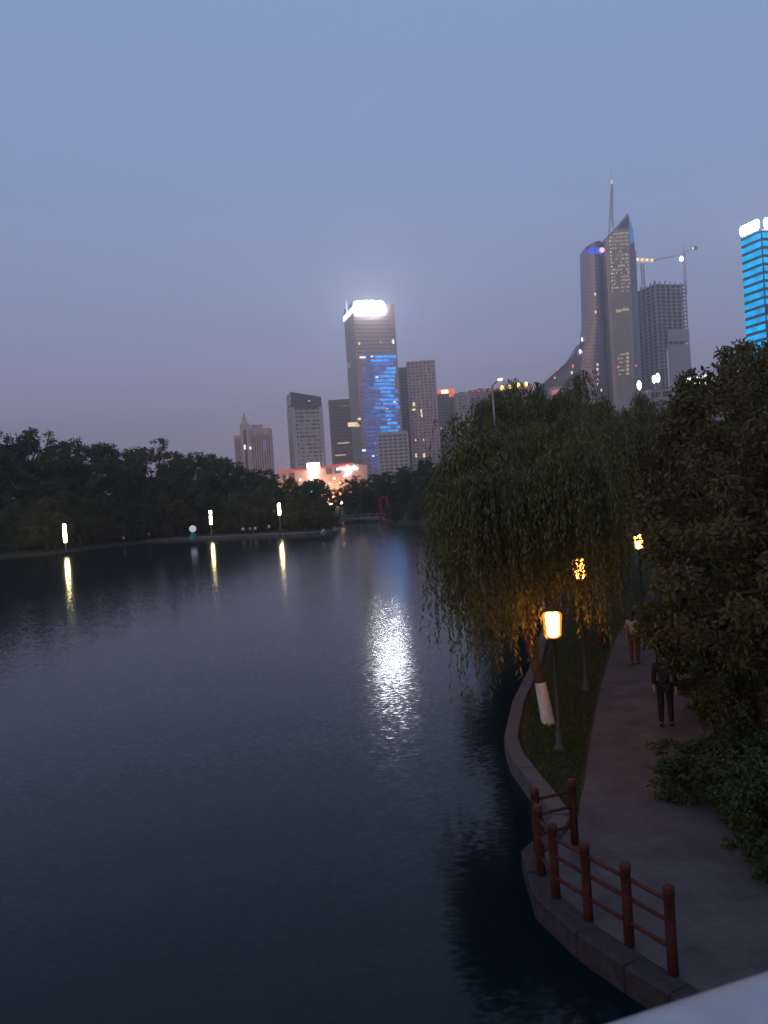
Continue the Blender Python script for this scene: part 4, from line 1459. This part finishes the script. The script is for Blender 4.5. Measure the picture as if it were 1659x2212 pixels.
# glowing script sign
def letter_blob(x, y, w, h, name="sign_letter"):
    a, z_ = ml(x, y)
    mb = MB()
    mb.tube([(a - w / 2, -1.2, z_ - h / 2), (a - w / 4, -1.2, z_ + h / 2), (a + w / 8, -1.2, z_ - h / 3), (a + w / 2, -1.2, z_ + h / 4)], 0.45, 6)
    return mb.build(name, WHITE_S, mall)
for i, (x, y, w_, h_) in enumerate(((730, 1013, 1.8, 1.4), (735, 1012, 1.8, 1.4), (740, 1012, 1.8, 1.4), (748, 1014, 2.2, 1.6), (752, 1010, 2.0, 3.6), (757, 1013, 2.0, 1.4), (762, 1012, 2.0, 1.4), (766, 1010, 1.8, 3.2), (770, 1012, 1.8, 1.6))):
    letter_blob(x, y, w_, h_)
a, z_ = ml(751, 1024)
mbx = MB()
mbx.v += [(a - 3.0, -1.6, z_ - 1.6), (a + 1.2, -1.6, z_ - 0.9), (a + 3.2, -1.6, z_ + 1.6), (a - .6, -1.6, z_ + 1.2), (a - 3.0, -.9, z_ - 1.6), (a + 1.2, -.9, z_ - .9), (a + 3.2, -.9, z_ + 1.6), (a - .6, -.9, z_ + 1.2)]
mbx.f += [(0, 1, 2, 3), (7, 6, 5, 4), (0, 4, 5, 1), (1, 5, 6, 2), (2, 6, 7, 3), (3, 7, 4, 0)]
mbx.build("sign_panel", WHITE_S, mall)
# ground-level floodlights that wash the mall front
for x in (648, 668, 690, 712, 735):
    a, z_ = ml(x, 1046)
    MB().lathe([(0.3, 1.0), (0.9, 1.3), (0.9, 2.2), (0.4, 2.6)], 10, (a, -7.0)).build("floodlight", glow("flood_orange", (1.0, 0.50, 0.24), 500.0, sample=True), mall)
for (x, y) in ((713, 1046), (735, 1043), (722, 1034), (650, 1037)):
    a, z_ = ml(x, y)
    MB().lathe([(0.2, z_ - .8), (0.8, z_ - .3), (0.8, z_ + .5), (0.2, z_ + .9)], 8, (a, -9)).build("lamp_head", glow("lamp_warm_white", (1.0, 0.82, 0.5), 3.0), mall)
    MB().tube([(a, -9, 0), (a, -9, z_ - .8)], .12, 6).build("lamp_post", METAL, mall)

# 15 low roadside block with white billboard, right
d = 330
k = mpp(d)
H = hgt(1495, 842, d)
t = Tower("roadside_block", 1400, d, 190 * k, 20, H, 0.0, "low roadside block carrying a glaring white billboard, right of the unfinished tower", yref=835)
t.core(CONC_DARK)
t.bands(CONC, 3.4, 1.6, 0, H, .3)
t.piers(CONC, 5, 1.0, 0, H, .45)
t.roof(CONC, 1.0)
WB = glow("billboard_white", (1.0, 1.0, 1.0), 5.0)
for i, (x, y) in enumerate(((1475, 829), (1485, 827), (1494, 825.5), (1503, 824), (1512, 822), (1519, 820))):
    u, z = t.hit(x, y)
    MB().box(u - .85, u + .85, -t.D / 2 - 1.5, -t.D / 2 - .9, z - 1.7, z + 1.7).build("billboard_letter", WB, t.root)
    MB().tube([(u, -t.D / 2 - .7, H - 2), (u, -t.D / 2 - .7, z + 1.5)], .12, 5).build("billboard_post", METAL, t.root)
for (x, y, s_) in ((1411, 820, 1.0), (1419, 817, 1.2), (1379, 833, 1.2)):
    u, z = t.hit(x, y)
    MB().tube([(u, -t.D / 2 - 1.0, 0), (u, -t.D / 2 - 1.0, z - 1.2)], .15, 6).build("lamp_post", METAL, t.root)
    MB().lathe([(0.3, z - 1.6 * s_), (0.75 * s_, z - .7), (0.75 * s_, z + .8), (0.3, z + 1.6 * s_)], 10, (u, -t.D / 2 - 1.0)).build("lamp_head", WB, t.root)

# ------------------------------------------------------------------ lamps
def amber():
    if "amber_rim_glow" in MATS:
        return MATS["amber_rim_glow"]
    m, n, l, out = nodes_of("amber_rim_glow")  # added self-glowing sleeve, paints an orange rim of light round the core
    tr = n.new('ShaderNodeBsdfTransparent')
    tr.inputs[0].default_value = (1.0, 0.82, 0.55, 1)
    em = n.new('ShaderNodeEmission')
    em.inputs[0].default_value = (1.0, 0.36, 0.05, 1)
    em.inputs[1].default_value = 2.2
    mx = n.new('ShaderNodeMixShader')
    mx.inputs[0].default_value = 0.3
    l.new(tr.outputs[0], mx.inputs[1])
    l.new(em.outputs[0], mx.inputs[2])
    l.new(mx.outputs[0], out.inputs[0])
    m.cycles.emission_sampling = 'NONE'
    MATS["amber_rim_glow"] = m
    return m
def lantern_lamp(loc, h, label, wx=0.30, lit=65.0):
    """park lantern: slim post, glowing core, added sleeve for its orange rim of light, cap"""
    root = empty("path_lantern", loc, 0.2, label, "street lamp", "warm lanterns along the right path")
    post = mat("lamp_post_paint", (0.075, 0.068, 0.05), 0.7, 0.25, 0.0, var=0.3)
    MB().lathe([(0.13, 0), (0.13, 0.10), (0.08, 0.16), (0.06, 0.5), (0.045, 0.55), (0.04, h - 0.62), (0.10, h - 0.6), (0.10, h - 0.57)], 12).build("post", post, root, True)
    g = glow("lantern_glass", (1.0, 0.40, 0.075), lit, sample=True)
    shade = MB().lathe([(0.125, h - 0.562), (0.165, h - 0.53), (0.20, h - 0.09), (0.165, h - 0.035), (0.11, h - 0.014)], 14).build("rim_glow_sleeve", amber(), root, True)
    MB().lathe([(0.08, h - 0.55), (0.115, h - 0.52), (0.142, h - 0.10), (0.115, h - 0.05), (0.07, h - 0.03)], 14).build("glowing_core", g, shade, True)
    MB().lathe([(0.19, h - 0.012), (0.17, h + 0.02), (0.05, h + 0.08), (0.02, h + 0.12)], 14).build("cap", post, root, True)
    return root
lantern_lamp((3.36, 16.4, LAND_Z), 2.98, "near warm lantern on a slim post on the grass verge")
lantern_lamp((5.11, 21.0, LAND_Z), 3.6, "middle warm lantern half hidden in the willow")
lantern_lamp((9.62, 30.0, LAND_Z), 3.5, "farthest warm lantern up the path, in front of dark trees")

COLUMN = glow("column_lamp_glass", (1.0, 0.86, 0.42), 30.0, sample=True)
def column_lamp(x, ytop, ybot, d, label, head):
    p = at(x, (ytop + ybot) / 2, d)
    z1, z0 = at(x, ytop, d).z - LAND_Z, at(x, ybot, d).z - LAND_Z
    root = empty("column_lamp", (p.x, p.y, LAND_Z), 0, label, "street lamp", "lit column lamps on the far left bank")
    MB().lathe([(0.22, 0), (0.22, 0.2), (0.12, 0.3), (0.12, z0 - .02)], 12).build("post", mat("lamp_post_paint", (0.075, 0.068, 0.05), 0.7, 0.25, 0.0, var=0.3), root, True)
    if head:
        zs = z1 - (z1 - z0) * .26
        MB().lathe([(0.16, z0), (0.23, z0 + .4), (0.24, zs - .5), (0.14, zs - .1)], 12).build("lit_column", COLUMN, root, True)
        MB().lathe([(0.15, zs), (0.24, zs + .2), (0.26, z1 - .25), (0.2, z1)], 12).build("lit_head", COLUMN, root, True)
    else:
        MB().lathe([(0.18, z0), (0.26, z0 + .4), (0.26, z1 - .4), (0.2, z1)], 12).build("lit_column", COLUMN, root, True)
    MB().lathe([(0.28, z1 + .005), (0.2, z1 + .1), (0.05, z1 + .2)], 12).build("cap", mat("lamp_post_paint", (0.075, 0.068, 0.05), 0.7, 0.25, 0.0, var=0.3), root, True)
column_lamp(140, 1132, 1172, 121, "leftmost lit column lamp, standing on the bank by the water", False)
column_lamp(455, 1103, 1133, 143, "middle lit column lamp with separate round head, behind the globe lamp", True)
column_lamp(603, 1087, 1113, 140, "rightmost lit column lamp, above the promenade", False)

# globe on teal pedestal
p = on_z(418, 1168, LAND_Z + .25)
g = empty("globe_lamp", (p.x, p.y, LAND_Z + .25), 0, "white globe on a teal pedestal at the promenade edge", "lamp")
TEAL = mat("teal_paint", (0.04, 0.19, 0.24), 0.6, 0.3, var=0.3)
MB().lathe([(0.55, 0), (0.62, .1), (0.58, .55), (0.45, .95), (0.2, 1.25), (0.15, 1.4)], 16).build("pedestal", TEAL, g, True)
MB().lathe([(0.02, 1.38)] + [(0.56 * math.sin(math.pi * i / 12), 1.94 - 0.56 * math.cos(math.pi * i / 12)) for i in range(1, 12)] + [(0.02, 2.5)], 18).build("globe", glow("globe_glass", (0.78, 0.76, 0.88), 0.62), g, True)

# tall street light pole
d = 74
p = at(1077, 1040, d)
ztop = at(1072, 832, d).z - LAND_Z
pole = empty("street_light_pole", (p.x, p.y, LAND_Z), 0, "tall pale street light pole rising out of the right bank trees", "street lamp")
PALEM = mat("pole_pale", (0.26, 0.26, 0.28), 0.5, 0.4, 0.2, var=0.15)
MB().tube([(0, 0, 0), (-.02, 0, ztop * .6), (-.05, 0, ztop)], [.17, .13, .08], 10).build("post", PALEM, pole, True)
MB().tube([(-.05, 0, ztop - .1), (.3, -.5, ztop + .25), (.5, -1.2, ztop + .3)], .05, 8).build("arm", PALEM, pole, True)
pole_arm = pole.children[-1]
MB().box(.32, .68, -1.75, -1.1, ztop + .24, ztop + .38).build("lamp_head", glow("pole_lamp", (1.0, 0.72, 0.3), 3.5), pole_arm)

# ------------------------------------------------------------------ far footbridge, gates
b0, b1 = on_z(724, 1134, 0), on_z(828, 1129, 0)
BR = mat("bridge_stone", (0.25, 0.21, 0.19), 0.85, 0.2, var=0.3, scale=0.5)
fb = empty("footbridge", (-5.4, 182, 0), 0.0, "low stone footbridge across the far channel", "bridge")
Lb = 7.6
mb = MB()
prof_b = [(-Lb, 0.2), (-Lb, 1.15), (-Lb / 2, 1.45), (0, 1.6), (Lb / 2, 1.45), (Lb, 1.15), (Lb, 0.2), (Lb * .85, 0.2), (Lb * .6, .75), (0, 1.05), (-Lb * .6, .75), (-Lb * .85, .2)]
b_ = len(mb.v)
n_ = len(prof_b)
mb.v += [(x, -1.6, z) for x, z in prof_b] + [(x, 1.6, z) for x, z in prof_b]
mb.f += [tuple(range(n_ - 1, -1, -1)), tuple(range(n_, 2 * n_))] + [(i, (i + 1) % n_, n_ + (i + 1) % n_, n_ + i) for i in range(n_)]
mb.build("span", BR, fb)
for s in (-1, 1):
    rail_ = MB().box(-Lb, Lb, s * 1.5 - .08, s * 1.5 + .08, 2.0, 2.14).build("rail", BR, fb)
    for i in range(9):
        x = -Lb + .3 + i * (2 * Lb - .6) / 8
        MB().box(x - .1, x + .1, s * 1.5 - .09, s * 1.5 + .09, 1.1, 2.25).build("rail_post", BR, rail_)
# stone embankment on either side is the bank itself
RP = mat("red_paint", (0.26, 0.022, 0.026), 0.5, 0.3, var=0.2)
p = on_z(827, 1110, LAND_Z)
gd = 176
p = at(828, 1110, gd)
w_ = 15 * mpp(gd)
zt_ = at(828, 1072, gd).z - LAND_Z
rgt = empty("red_gate", (p.x + .2, gd, LAND_Z), 0.1, "red rectangular gate frame at the right end of the footbridge", "gate")
for s in (-1, 1):
    MB().box(s * w_ / 2 - .22, s * w_ / 2 + .22, -.22, .22, 0, zt_ - .5).build("post", RP, rgt)
MB().box(-w_ / 2 - .25, w_ / 2 + .25, -.25, .25, zt_ - .5, zt_).build("lintel", RP, rgt)
MB().box(-w_ / 2 + .22, w_ / 2 - .22, -.12, .12, zt_ * .25, zt_ * .25 + .18).build("cross_rail", RP, rgt)
gd = 190
p = at(705, 1090, gd)
zt_ = at(705, 1080, gd).z - LAND_Z
w_ = 13 * mpp(gd)
wg = empty("white_gate", (p.x, gd, LAND_Z), 0, "small lit white gate frame at the left end of the footbridge", "gate")
WGM = mat("white_paint", (0.75, 0.74, 0.7), 0.5, 0.3, var=0.1)
for s in (-1, 1):
    MB().box(s * w_ / 2 - .14, s * w_ / 2 + .14, -.15, .15, 0, zt_ - .4).build("post", WGM, wg)
MB().box(-w_ / 2 - .2, w_ / 2 + .2, -.2, .2, zt_ - .4, zt_).build("lintel", glow("gate_light", (1.0, 0.86, 0.72), 1.1), wg)

# ------------------------------------------------------------------ waterside fence on the platform
WOOD = mat("fence_wood", (0.090, 0.026, 0.018), 0.75, 0.25, var=0.4, scale=7, bump=0.5)
posts = [(2.62, 12.1), (2.0, 11.85), (1.92, 11.2), (1.98, 10.55), (2.28, 9.95), (2.6, 9.35), (2.92, 8.75)]
fence = empty("timber_fence", (posts[1][0], posts[1][1], LAND_Z + .03), 0, "reddish timber post and rail fence around the waterside platform", "fence")
o0 = Vector((posts[1][0], posts[1][1], LAND_Z + .03))
for (x, y) in posts:
    dx, dy = x - o0.x, y - o0.y
    MB().lathe([(0.064, 0), (0.062, 0.5 + random.uniform(-.1, .1)), (0.061, 0.90), (0.068, 0.905), (0.068, 0.975), (0.05, 1.0)], 9, (dx + random.uniform(-.012, .012), dy)).build("post", WOOD, fence, True)
for (a, b2) in zip(posts[:-1], posts[1:]):
    for zz in (0.28, 0.58, 0.82):
        MB().tube([(a[0] - o0.x, a[1] - o0.y, zz), (b2[0] - o0.x, b2[1] - o0.y, zz)], 0.027, 8).build("rail", WOOD, fence, True)

# ------------------------------------------------------------------ bridge the picture is taken from
WR = mat("rail_white", (0.46, 0.455, 0.46), 0.5, 0.35, var=0.22, scale=9, bump=0.15)
ra = R(19)
ux, uy = math.cos(ra), math.sin(ra)
brp = empty("bridge_rail", (0.19, 0.72, 4.6), ra, "white rounded handrail of the bridge at the bottom right corner", "railing")
prof = []
for i in range(14):     # flattened oval section 0.20 x 0.09
    a = 2 * math.pi * i / 14
    prof.append((0.10 * math.cos(a) * (1 if abs(math.cos(a)) < .5 else 1), 0.045 * math.sin(a)))
mb = MB()
for xx in (-3.0, 4.0):
    for (yy, zz) in prof:
        mb.v.append((xx, yy - 0.075, 1.07 + zz))
for i in range(14):
    mb.f.append((i, (i + 1) % 14, 14 + (i + 1) % 14, 14 + i))
mb.f += [tuple(range(13, -1, -1)), tuple(range(14, 28))]
mb.build("handrail", WR, brp, True)
for i in range(4):
    xx = -2.6 + i * 2.0
    MB().box(xx - .05, xx + .05, -.15, -.05, 0.02, 1.02).build("post", WR, brp)
for zz in (0.2, 0.45, 0.7):
    MB().tube([(-3, -.1, zz), (4, -.1, zz)], 0.018, 8).build("rail_bar", WR, brp)
deck = empty("bridge_deck", (0.19, 0.72, 0), ra)
deck["kind"] = "structure"
deck["label"] = "bridge deck under the camera"
MB().box(-30, 12, -4.5, 0.05, 4.2, 4.6).build("slab", mat("deck_concrete", (0.3, 0.3, 0.3), 0.85, 0.2), deck)

# ------------------------------------------------------------------ people
SKIN = mat("skin", (0.42, 0.27, 0.2), 0.6, 0.3, var=0.1)
HAIR = mat("hair_dark", (0.02, 0.016, 0.014), 0.6, 0.3, var=0.2)
def skin_mesh(name, pts, edges, root_i, m, sub=1):
    me = bpy.data.meshes.new(name)
    me.from_pydata([p[:3] for p in pts], edges, [])
    o = bpy.data.objects.new(name, me)
    COL.objects.link(o)
    o.modifiers.new("skin", 'SKIN').use_smooth_shade = True
    sl = me.skin_vertices[0].data if me.skin_vertices else None
    if sl is None:
        me.skin_vertices.new()
        sl = me.skin_vertices[0].data
    for i, p in enumerate(pts):
        r_ = p[3]
        sl[i].radius = (r_, r_) if not isinstance(r_, tuple) else r_
        sl[i].use_root = (i == root_i)
    s = o.modifiers.new("sub", 'SUBSURF')
    s.levels = sub
    s.render_levels = sub
    dg = bpy.context.evaluated_depsgraph_get()
    nm = bpy.data.meshes.new_from_object(o.evaluated_get(dg))
    bpy.data.objects.remove(o)
    nm.name = name
    nm.materials.clear()
    nm.materials.append(m)
    return nm
def person(loc, rz, h, stride, top_m, leg_m, label, group, long_hair=False, near=True, swing=None, skirt=False, crouch=False):
    root = empty("person", loc, rz, label, "person", group)
    s = h / 1.70
    st = stride
    sw = stride if swing is None else swing
    if not crouch:
        J = dict(pel=(0, 0, .95), sp=(0, .01, 1.12), ch=(0, .015, 1.30), nk=(0, .01, 1.44), hb=(0, -.015, 1.53), hm=(0, -.02, 1.60), ht=(0, -.01, 1.67),
                 hl=(-.09, 0, .90), hr=(.09, 0, .90), kl=(-.10, -.10 * st - .02, .50), kr=(.10, .08 * st - .03, .50),
                 al=(-.10, -.20 * st, .085), ar=(.10, .26 * st, .10), tl=(-.11, -.20 * st - .15, .035), tr=(.11, .26 * st - .14, .04),
                 sl=(-.18, .015, 1.38), sr=(.18, .015, 1.38), el=(-.225, .03 + .10 * sw, 1.12), er=(.225, .03 - .08 * sw, 1.12),
                 wl=(-.235, -.02 + .14 * sw, .88), wr=(.235, -.05 - .18 * sw, .89))
    else:
        J = dict(pel=(0, .12, .42), sp=(0, .06, .62), ch=(0, -.08, .80), nk=(0, -.2, .92), hb=(0, -.27, .97), hm=(0, -.30, 1.03), ht=(0, -.30, 1.10),
                 hl=(-.09, .1, .40), hr=(.09, .1, .40), kl=(-.18, -.25, .50), kr=(.18, -.25, .50), al=(-.14, -.02, .085), ar=(.14, -.02, .085), tl=(-.15, -.18, .035), tr=(.15, -.18, .035),
                 sl=(-.17, -.1, .84), sr=(.17, -.1, .84), el=(-.24, -.3, .66), er=(.24, -.3, .66), wl=(-.2, -.5, .5), wr=(.2, -.5, .5))
    pts, idx, ed = [], {}, []
    def P(n, r_):
        idx[n] = len(pts)
        pts.append((*[c * s for c in J[n]], r_ * s))
    for n, r_ in (('pel', .085), ('sp', .08), ('ch', .085), ('nk', .048), ('hb', .066), ('hm', .084), ('ht', .05), ('hl', .06), ('kl', .045), ('al', .034), ('tl', .032),
                  ('hr', .06), ('kr', .045), ('ar', .034), ('tr', .032), ('sl', .042), ('el', .036), ('wl', .027), ('sr', .042), ('er', .036), ('wr', .028)):
        P(n, r_)
    for a, b2 in (('pel', 'sp'), ('sp', 'ch'), ('ch', 'nk'), ('nk', 'hb'), ('hb', 'hm'), ('hm', 'ht'), ('pel', 'hl'), ('hl', 'kl'), ('kl', 'al'), ('al', 'tl'), ('pel', 'hr'), ('hr', 'kr'), ('kr', 'ar'), ('ar', 'tr'),
                  ('ch', 'sl'), ('sl', 'el'), ('el', 'wl'), ('ch', 'sr'), ('sr', 'er'), ('er', 'wr')):
        ed.append((idx[a], idx[b2]))
    for side, w_ in ((-1, 'wl'), (1, 'wr')):   # hands: palm then fingers
        wv = Vector(J[w_])
        pm_ = wv + Vector((0, -.015, -.075))
        idx['p' + w_] = len(pts)
        pts.append((*(pm_ * s), .026 * s))
        ed.append((idx[w_], idx['p' + w_]))
        if near:
            for f in range(4):
                kx = Vector((0, -.027 + f * .018, -.045))
                q1 = pm_ + kx
                q2 = q1 + Vector((-.008 * side, 0, -.03 - (.008 if f in (1, 2) else 0)))
                i1 = len(pts)
                pts.append((*(q1 * s), .0095 * s))
                pts.append((*(q2 * s), .008 * s))
                ed += [(idx['p' + w_], i1), (i1, i1 + 1)]
            q1 = pm_ + Vector((-.005 * side, -.045, -.005))
            i1 = len(pts)
            pts.append((*(q1 * s), .010 * s))
            pts.append((*((q1 + Vector((0, -.012, -.03))) * s), .0085 * s))
            ed += [(idx['p' + w_], i1), (i1, i1 + 1)]
    link("body", skin_mesh("body", pts, ed, 0, SKIN), root)
    def garment(name, chain_r, edges, m, rooti):
        ps, im = [], {}
        for n, r_ in chain_r:
            im[n] = len(ps)
            q = n if isinstance(n, tuple) else J[n]
            ps.append((*[c * s for c in q], r_ * s))
        link(name, skin_mesh(name, ps, [(im[a], im[b2]) for a, b2 in edges], rooti, m), root)
    al2 = tuple(Vector(J['kl']).lerp(Vector(J['al']), 1.0))
    ar2 = tuple(Vector(J['kr']).lerp(Vector(J['ar']), 1.0))
    garment("trousers", [('pel', .128), ('hl', .10), ('kl', .072), (al2, .058), ('hr', .10), ('kr', .072), (ar2, .058)],
            [('pel', 'hl'), ('hl', 'kl'), ('kl', al2), ('pel', 'hr'), ('hr', 'kr'), ('kr', ar2)], leg_m, 0)
    long_sleeve = "dark clothes" in label
    sl2 = tuple(Vector(J['el']).lerp(Vector(J['wl']), .9)) if long_sleeve else tuple(Vector(J['sl']).lerp(Vector(J['el']), .8))
    sr2 = tuple(Vector(J['er']).lerp(Vector(J['wr']), .9)) if long_sleeve else tuple(Vector(J['sr']).lerp(Vector(J['er']), .8))
    lo = tuple(Vector(J['pel']) + Vector((0, 0, -.02)))
    garment("shirt", [(lo, .138), ('sp', .122), ('ch', .142), ('sl', .074), (tuple(Vector(J['sl']).lerp(Vector(J['el']), .75)), .060), (sl2, .05), ('sr', .074), (tuple(Vector(J['sr']).lerp(Vector(J['er']), .75)), .060), (sr2, .05)],
            [(lo, 'sp'), ('sp', 'ch'), ('ch', 'sl'), ('sl', tuple(Vector(J['sl']).lerp(Vector(J['el']), .75))), (tuple(Vector(J['sl']).lerp(Vector(J['el']), .75)), sl2), ('ch', 'sr'), ('sr', tuple(Vector(J['sr']).lerp(Vector(J['er']), .75))), (tuple(Vector(J['sr']).lerp(Vector(J['er']), .75)), sr2)], top_m, 0)
    hm, ht = Vector(J['hm']), Vector(J['ht'])
    hp = [(*((hm + Vector((0, .026, .01))) * s), .088 * s), (*((ht + Vector((0, .02, -.012))) * s), .062 * s)]
    hp.append((*((Vector(J['hb']) + Vector((0, .034, -.01))) * s), .062 * s))
    he = [(0, 1), (0, 2)]
    if long_hair:
        hp.append((*((hm + Vector((0, .06, -.14))) * s), .075 * s))
        he.append((2, 3))
    link("hair", skin_mesh("hair", hp, he, 0, HAIR), root)
    SH = mat("shoe_dark", (0.03, 0.03, 0.03), 0.5, 0.3)
    for a, t_ in (('al', 'tl'), ('ar', 'tr')):
        A, T = Vector(J[a]), Vector(J[t_])
        sp_ = [(A.x * s, (A.y + .05) * s, max(.045, A.z - .04) * s, .044 * s), (A.x * s, A.y * s, max(.05, A.z - .03) * s, .048 * s), (T.x * s, T.y * s, max(.036, T.z) * s, .036 * s)]
        link("shoe", skin_mesh("shoe", sp_, [(0, 1), (1, 2)], 1, SH), root)
    return root
CL = lambda n, c: mat(n, c, 0.9, 0.1, var=0.2, scale=12)
person((6.03, 17.6, LAND_Z + .004), 2.7, 1.72, 0.25, CL("cloth_black", (0.022, 0.022, 0.026)), CL("cloth_near_black", (0.018, 0.018, 0.022)), "person in dark clothes walking on the path, nearest of the walkers", "people on the right path")
person((7.28, 23.7, LAND_Z + .004), 2.85, 1.62, 0.5, CL("cloth_pale_lilac", (0.34, 0.30, 0.33)), CL("cloth_dull_red", (0.11, 0.04, 0.035)), "person in pale lilac top and reddish trousers, left of the walking couple", "people on the right path", True)
person((7.95, 23.3, LAND_Z + .004), 2.75, 1.68, 0.6, CL("cloth_straw", (0.40, 0.35, 0.22)), CL("cloth_near_black", (0.018, 0.018, 0.022)), "person in straw coloured top and dark trousers, right of the walking couple", "people on the right path")
WTOP = CL("cloth_white", (0.7, 0.7, 0.68))
BTOP = CL("cloth_grey", (0.35, 0.35, 0.37))
DK = CL("cloth_near_black", (0.018, 0.018, 0.022))
for i, (x, y, m_, lab) in enumerate(((268, 1177, WTOP, "person in white standing on the bank left of the promenade"), (322, 1168, BTOP, "person in grey near the left end of the promenade"),
                                     (526, 1158, WTOP, "leftmost of three people in white tops behind the promenade"), (541, 1157, BTOP, "person in grey, middle of three behind the promenade"),
                                     (552, 1156, WTOP, "rightmost of three people in white tops behind the promenade"), (582, 1152, WTOP, "person in white standing left of the rightmost column lamp"),
                                     (605, 1162, CL("cloth_maroon", (0.20, 0.03, 0.04)), "person in maroon at the promenade edge below the rightmost column lamp"))):
    p = on_z(x, y, LAND_Z)
    person((p.x, p.y, LAND_Z), 0.4 * i - 1, 1.66 + .03 * (i % 3), 0.3, m_, DK, lab, "people on the far left bank", near=False)
p = on_z(697, 1158, LAND_Z + .25)
person((p.x, p.y, LAND_Z + .25), 1.5, 1.9, 0, WTOP, BTOP, "person in white crouching at the tip of the promenade", "people on the far left bank", near=False, crouch=True)

# ------------------------------------------------------------------ evening haze
HAZE = True
if HAZE:
    m_h, n, l, out = nodes_of("haze_air")
    pv = n.new('ShaderNodeVolumePrincipled')
    pv.inputs['Color'].default_value = (1.0, 0.89, 0.88, 1)
    pv.inputs['Density'].default_value = 0.00058
    pv.inputs['Anisotropy'].default_value = 0.6
    l.new(pv.outputs[0], out.inputs['Volume'])
    hz = MB().box(-3200, 3200, -3200, 3200, -2.6, 345).build("haze", m_h, None, kind="stuff")
    hz["label"] = "thin lilac evening haze over lake and city"
